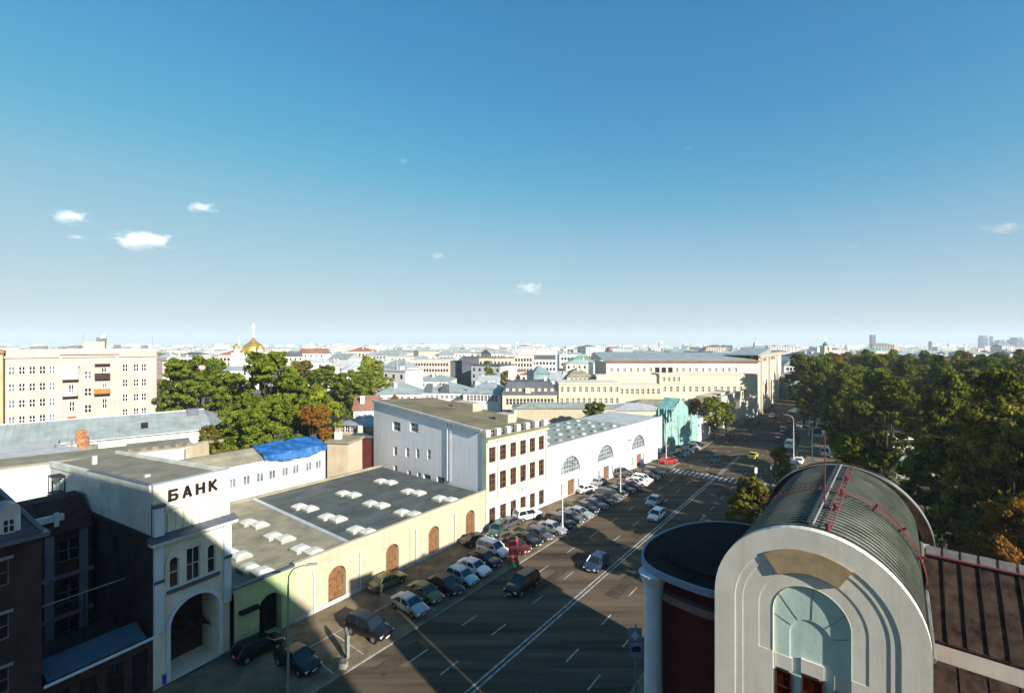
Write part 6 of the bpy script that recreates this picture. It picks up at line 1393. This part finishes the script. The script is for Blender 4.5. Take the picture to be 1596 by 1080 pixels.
# light box advert
q = G(541, 1027, ZP); ad = empty('advert_light_box', q, 'advert light box on short post before the black off-road car', 'sign', rz=radians(-62))
lb('leg', -.25, .25, -.08, .08, 0, .55, M_grey, ad); lb('case', -.68, .68, -.11, .11, .555, 2.45, M_grey, ad)
lb('poster', -.58, .58, -.125, -.113, .68, 2.33, mat('poster_cream', (0.62, 0.56, 0.36), 0.5, 0.25, 1.4, col2=(0.50, 0.33, 0.20)), ad); lb('poster', -.58, .58, .113, .125, .68, 2.33, mat('poster_blue', (0.30, 0.42, 0.55), 0.5, 0.25, 1.4), ad)
q = G(535, 1040, ZP); kb = empty('concrete_block', q, 'small pale concrete block on the kerb beside the light box', 'concrete block'); lb('block', -.32, .32, -.25, .25, 0, .5, M_path, kb); lb('cap', -.36, .36, -.29, .29, .503, .58, M_kerb, kb)
# shaded pole sign at bottom right
q = SN(33.8, -14.0); ps = empty('pole_sign', (q.x - 0.1, q.y, ZP), 'two stacked blue-white traffic signs on a pole in shade', 'traffic sign')
mb = MB(); mb.tube([(0, 0.1, 0), (0, 0.1, 6.4)], 0.07, 8); mb.build('pole', M_grey, ps, world=False)
MSG = mat('dim_blue_sign', (0.22, 0.30, 0.48), 0.5, 0.0)
lb('sign_plate', -.6, .4, -.06, 0, 5.2, 6.2, MSG, ps); lb('sign_plate', -.5, .5, -.06, 0, 4.0, 5.0, MSG, ps)
def lpoly(name, pts, y, m, root):
    mb = MB(); mb.poly([(x, y, z) for x, z in pts]); return mb.build(name, m, root, world=False)
lpoly('arrow', [(-.45, 5.5), (-.1, 6.05), (.25, 5.5), (.02, 5.5), (.02, 5.3), (-.22, 5.3), (-.22, 5.5)], -.064, M_signw, ps)
lpoly('arrow', [(-.3, 4.35), (.3, 4.35), (.38, 4.62), (.2, 4.8), (-.2, 4.8), (-.38, 4.62)], -.064, M_black, ps)
# signs right of the crosswalk (two pale posts seen over the small tree)
for i, (px, py, h) in enumerate(((1178, 752, 3.2), (1203, 748, 3.4))):
    q = G(px, py, 0.0); o = empty('direction_post', q, ['pale signpost at the right end of the crosswalk, left one', 'pale signpost at the right end of the crosswalk, right one'][i], 'signpost')
    mb = MB(); mb.tube([(0, 0, 0), (0, 0, h)], 0.07, 6); mb.build('post', M_grey, o, world=False); lb('plate', -.28, .28, -.09, -.07, h - 1.3, h - .1, M_lampw, o)
# green kiosk at left kerb far, white kiosk in the park gap
q = SN(133.5, -39.5); kk = empty('green_kiosk', (q.x, q.y, ZP), 'small teal kiosk on the left pavement before the street tree', 'kiosk'); lb('walls', -1.1, 1.1, -1, 1, 0, 2.5, M_net, kk); lb('roof', -1.3, 1.3, -1.2, 1.2, 2.503, 2.8, M_fgr, kk); lb('window', -.8, .8, -1.03, -1.003, 1.1, 1.9, M_glass, kk)
q = G(1412, 706, 0); pk2 = empty('park_pavilion', (q.x + 5, q.y + 8, 0), 'small pale pavilion with red sign seen through the gap in the trees', 'pavilion'); lb('walls', -3.5, 3.5, -2, 2, 0, 2.8, M_white2, pk2); lb('roof', -3.8, 3.8, -2.3, 2.3, 2.803, 3.05, M_tinlight, pk2); lb('red_sign', -4.6, -3.9, -2.2, -2.0, 0.2, 3.4, M_red, pk2); lb('window', -2.4, 2.4, -2.04, -2.003, 1.0, 2.2, M_glass, pk2)
q = SN(195, -33.5); um = empty('green_tent', (q.x + 14, q.y - 2, 0), 'small green-topped tent far along the road', 'tent'); mb = MB(); mb.hexa([(-2.5, -2.5, 2.4), (2.5, -2.5, 2.4), (2.5, 2.5, 2.4), (-2.5, 2.5, 2.4), (-.1, -.1, 4.2), (.1, -.1, 4.2), (.1, .1, 4.2), (-.1, .1, 4.2)]); mb.build('canopy', M_trim, um, world=False)
for i in range(4):
    mb = MB(); x_, y_ = (-2.3, 2.3)[i % 2], (-2.3, 2.3)[i // 2]; mb.tube([(x_, y_, 0), (x_, y_, 2.4)], .06, 5); mb.build('pole', M_grey, um, world=False)
# blue bin by the bank gate
q = G(255, 1066, 0.0); bn = empty('blue_bin', (q.x, q.y, ZP), 'small blue litter bin at the bank gate in shade', 'litter bin'); mb = MB(); mb.tube([(0, 0, 0), (0, 0, .8)], [.24, .28], 12); mb.build('bucket', mat('bin_blue', (0.06, 0.05, 0.5), 0.5, 0.0), bn, world=False); mb = MB(); mb.tube([(0, 0, .803), (0, 0, .9)], [.3, .26], 12); mb.build('lid', M_grey, bn, world=False)

# ================================================================== clouds
def cloud(px, py, w, h, dist, label, seed, dens=0.02):
    c = Vector((U(px) * dist, dist, Z(py, dist))); W = w / FPX * dist / 2; H_ = h / FPX * dist / 2
    bm_v = []; mb = MB()
    r = random.Random(seed); n = 12
    prof = [(-H_ * 1.0, 0.55), (-H_ * 0.7, 0.9), (0, 1.0), (H_ * 0.6, 0.75), (H_ * 0.95, 0.35)]
    for (z, k) in prof:
        for q in range(n): a = 2 * pi * q / n; mb.v.append((cos(a) * W * k, sin(a) * W * 0.7 * k, z))
    for i in range(len(prof) - 1):
        for q in range(n): mb.f.append((i * n + q, i * n + (q + 1) % n, (i + 1) * n + (q + 1) % n, (i + 1) * n + q)); mb.mi.append(0)
    mb.f.append(tuple(reversed(range(n)))); mb.f.append(tuple((len(prof) - 1) * n + q for q in range(n))); mb.mi += [0, 0]
    m = bpy.data.materials.new('cloud_vapour'); m.use_nodes = True; nt = m.node_tree; N = nt.nodes; L = nt.links; N.clear()
    out = N.new('ShaderNodeOutputMaterial'); v = N.new('ShaderNodeVolumePrincipled'); v.inputs['Color'].default_value = (1, 1, 1, 1); v.inputs['Anisotropy'].default_value = -0.45
    tc = N.new('ShaderNodeTexCoord'); no = N.new('ShaderNodeTexNoise'); no.inputs['Scale'].default_value = 2.9 / W; no.inputs['Detail'].default_value = 5; no.inputs['Roughness'].default_value = 0.7
    mp = N.new('ShaderNodeMapping'); mp.inputs['Location'].default_value = (seed * 37.0, seed * 11.0, 0); mp.inputs['Scale'].default_value = (1, 1, 1.6); L.new(tc.outputs['Object'], mp.inputs[0]); L.new(mp.outputs[0], no.inputs['Vector'])
    sc = N.new('ShaderNodeMapping'); sc.inputs['Scale'].default_value = (1 / W, 1 / (W * 0.7), 1 / H_); L.new(tc.outputs['Object'], sc.inputs[0])
    ln = N.new('ShaderNodeVectorMath'); ln.operation = 'LENGTH'; L.new(sc.outputs[0], ln.inputs[0])
    a = N.new('ShaderNodeMath'); a.operation = 'MULTIPLY_ADD'; a.inputs[1].default_value = -0.95; a.inputs[2].default_value = -0.66; L.new(ln.outputs['Value'], a.inputs[0])
    b = N.new('ShaderNodeMath'); b.operation = 'ADD'; nm = N.new('ShaderNodeMath'); nm.operation = 'MULTIPLY'; nm.inputs[1].default_value = 2.4; L.new(no.outputs['Fac'], nm.inputs[0]); L.new(a.outputs[0], b.inputs[0]); L.new(nm.outputs[0], b.inputs[1])
    d = N.new('ShaderNodeMath'); d.operation = 'MULTIPLY'; d.inputs[1].default_value = dens * 6; d.use_clamp = False; L.new(b.outputs[0], d.inputs[0])
    e = N.new('ShaderNodeMath'); e.operation = 'MAXIMUM'; e.inputs[1].default_value = 0.0; L.new(d.outputs[0], e.inputs[0]); L.new(e.outputs[0], v.inputs['Density']); L.new(v.outputs[0], out.inputs['Volume'])
    o = mb.build('cloud', m, world=False) if False else link('cloud', mb.mesh('cloud', m)); o.location = c
    tag(o, label, 'cloud', kind='structure'); o['category'] = 'cloud'; del o['kind']
CL = [(220, 375, 96, 26, 'largest puffy white cloud, low on the left', 1, 1.0), (108, 338, 60, 20, 'flat white cloud near the left edge', 2, 0.8), (120, 370, 34, 8, 'thin wisp below the leftmost cloud', 3, 0.4), (314, 324, 50, 14, 'small bright cloud right of the largest one', 4, 1.0), (628, 251, 22, 7, 'tiny high wisp left of centre', 5, 0.5),
      (682, 399, 28, 10, 'tiny faint cloud low near the middle', 6, 0.6), (825, 449, 44, 24, 'small bright puff just above the skyline centre', 7, 1.0), (1072, 231, 18, 6, 'tiny high wisp right of centre', 8, 0.4), (1331, 384, 20, 7, 'tiny faint wisp on the right', 9, 0.4), (1562, 357, 66, 16, 'bright flat cloud at the right edge', 10, 1.0)]
for (px, py, w, h, lb_, sd, dn_) in CL: cloud(px, py, w * 1.4, h * 1.5, 9800 + sd * 30, lb_, sd, 0.0008 * dn_)
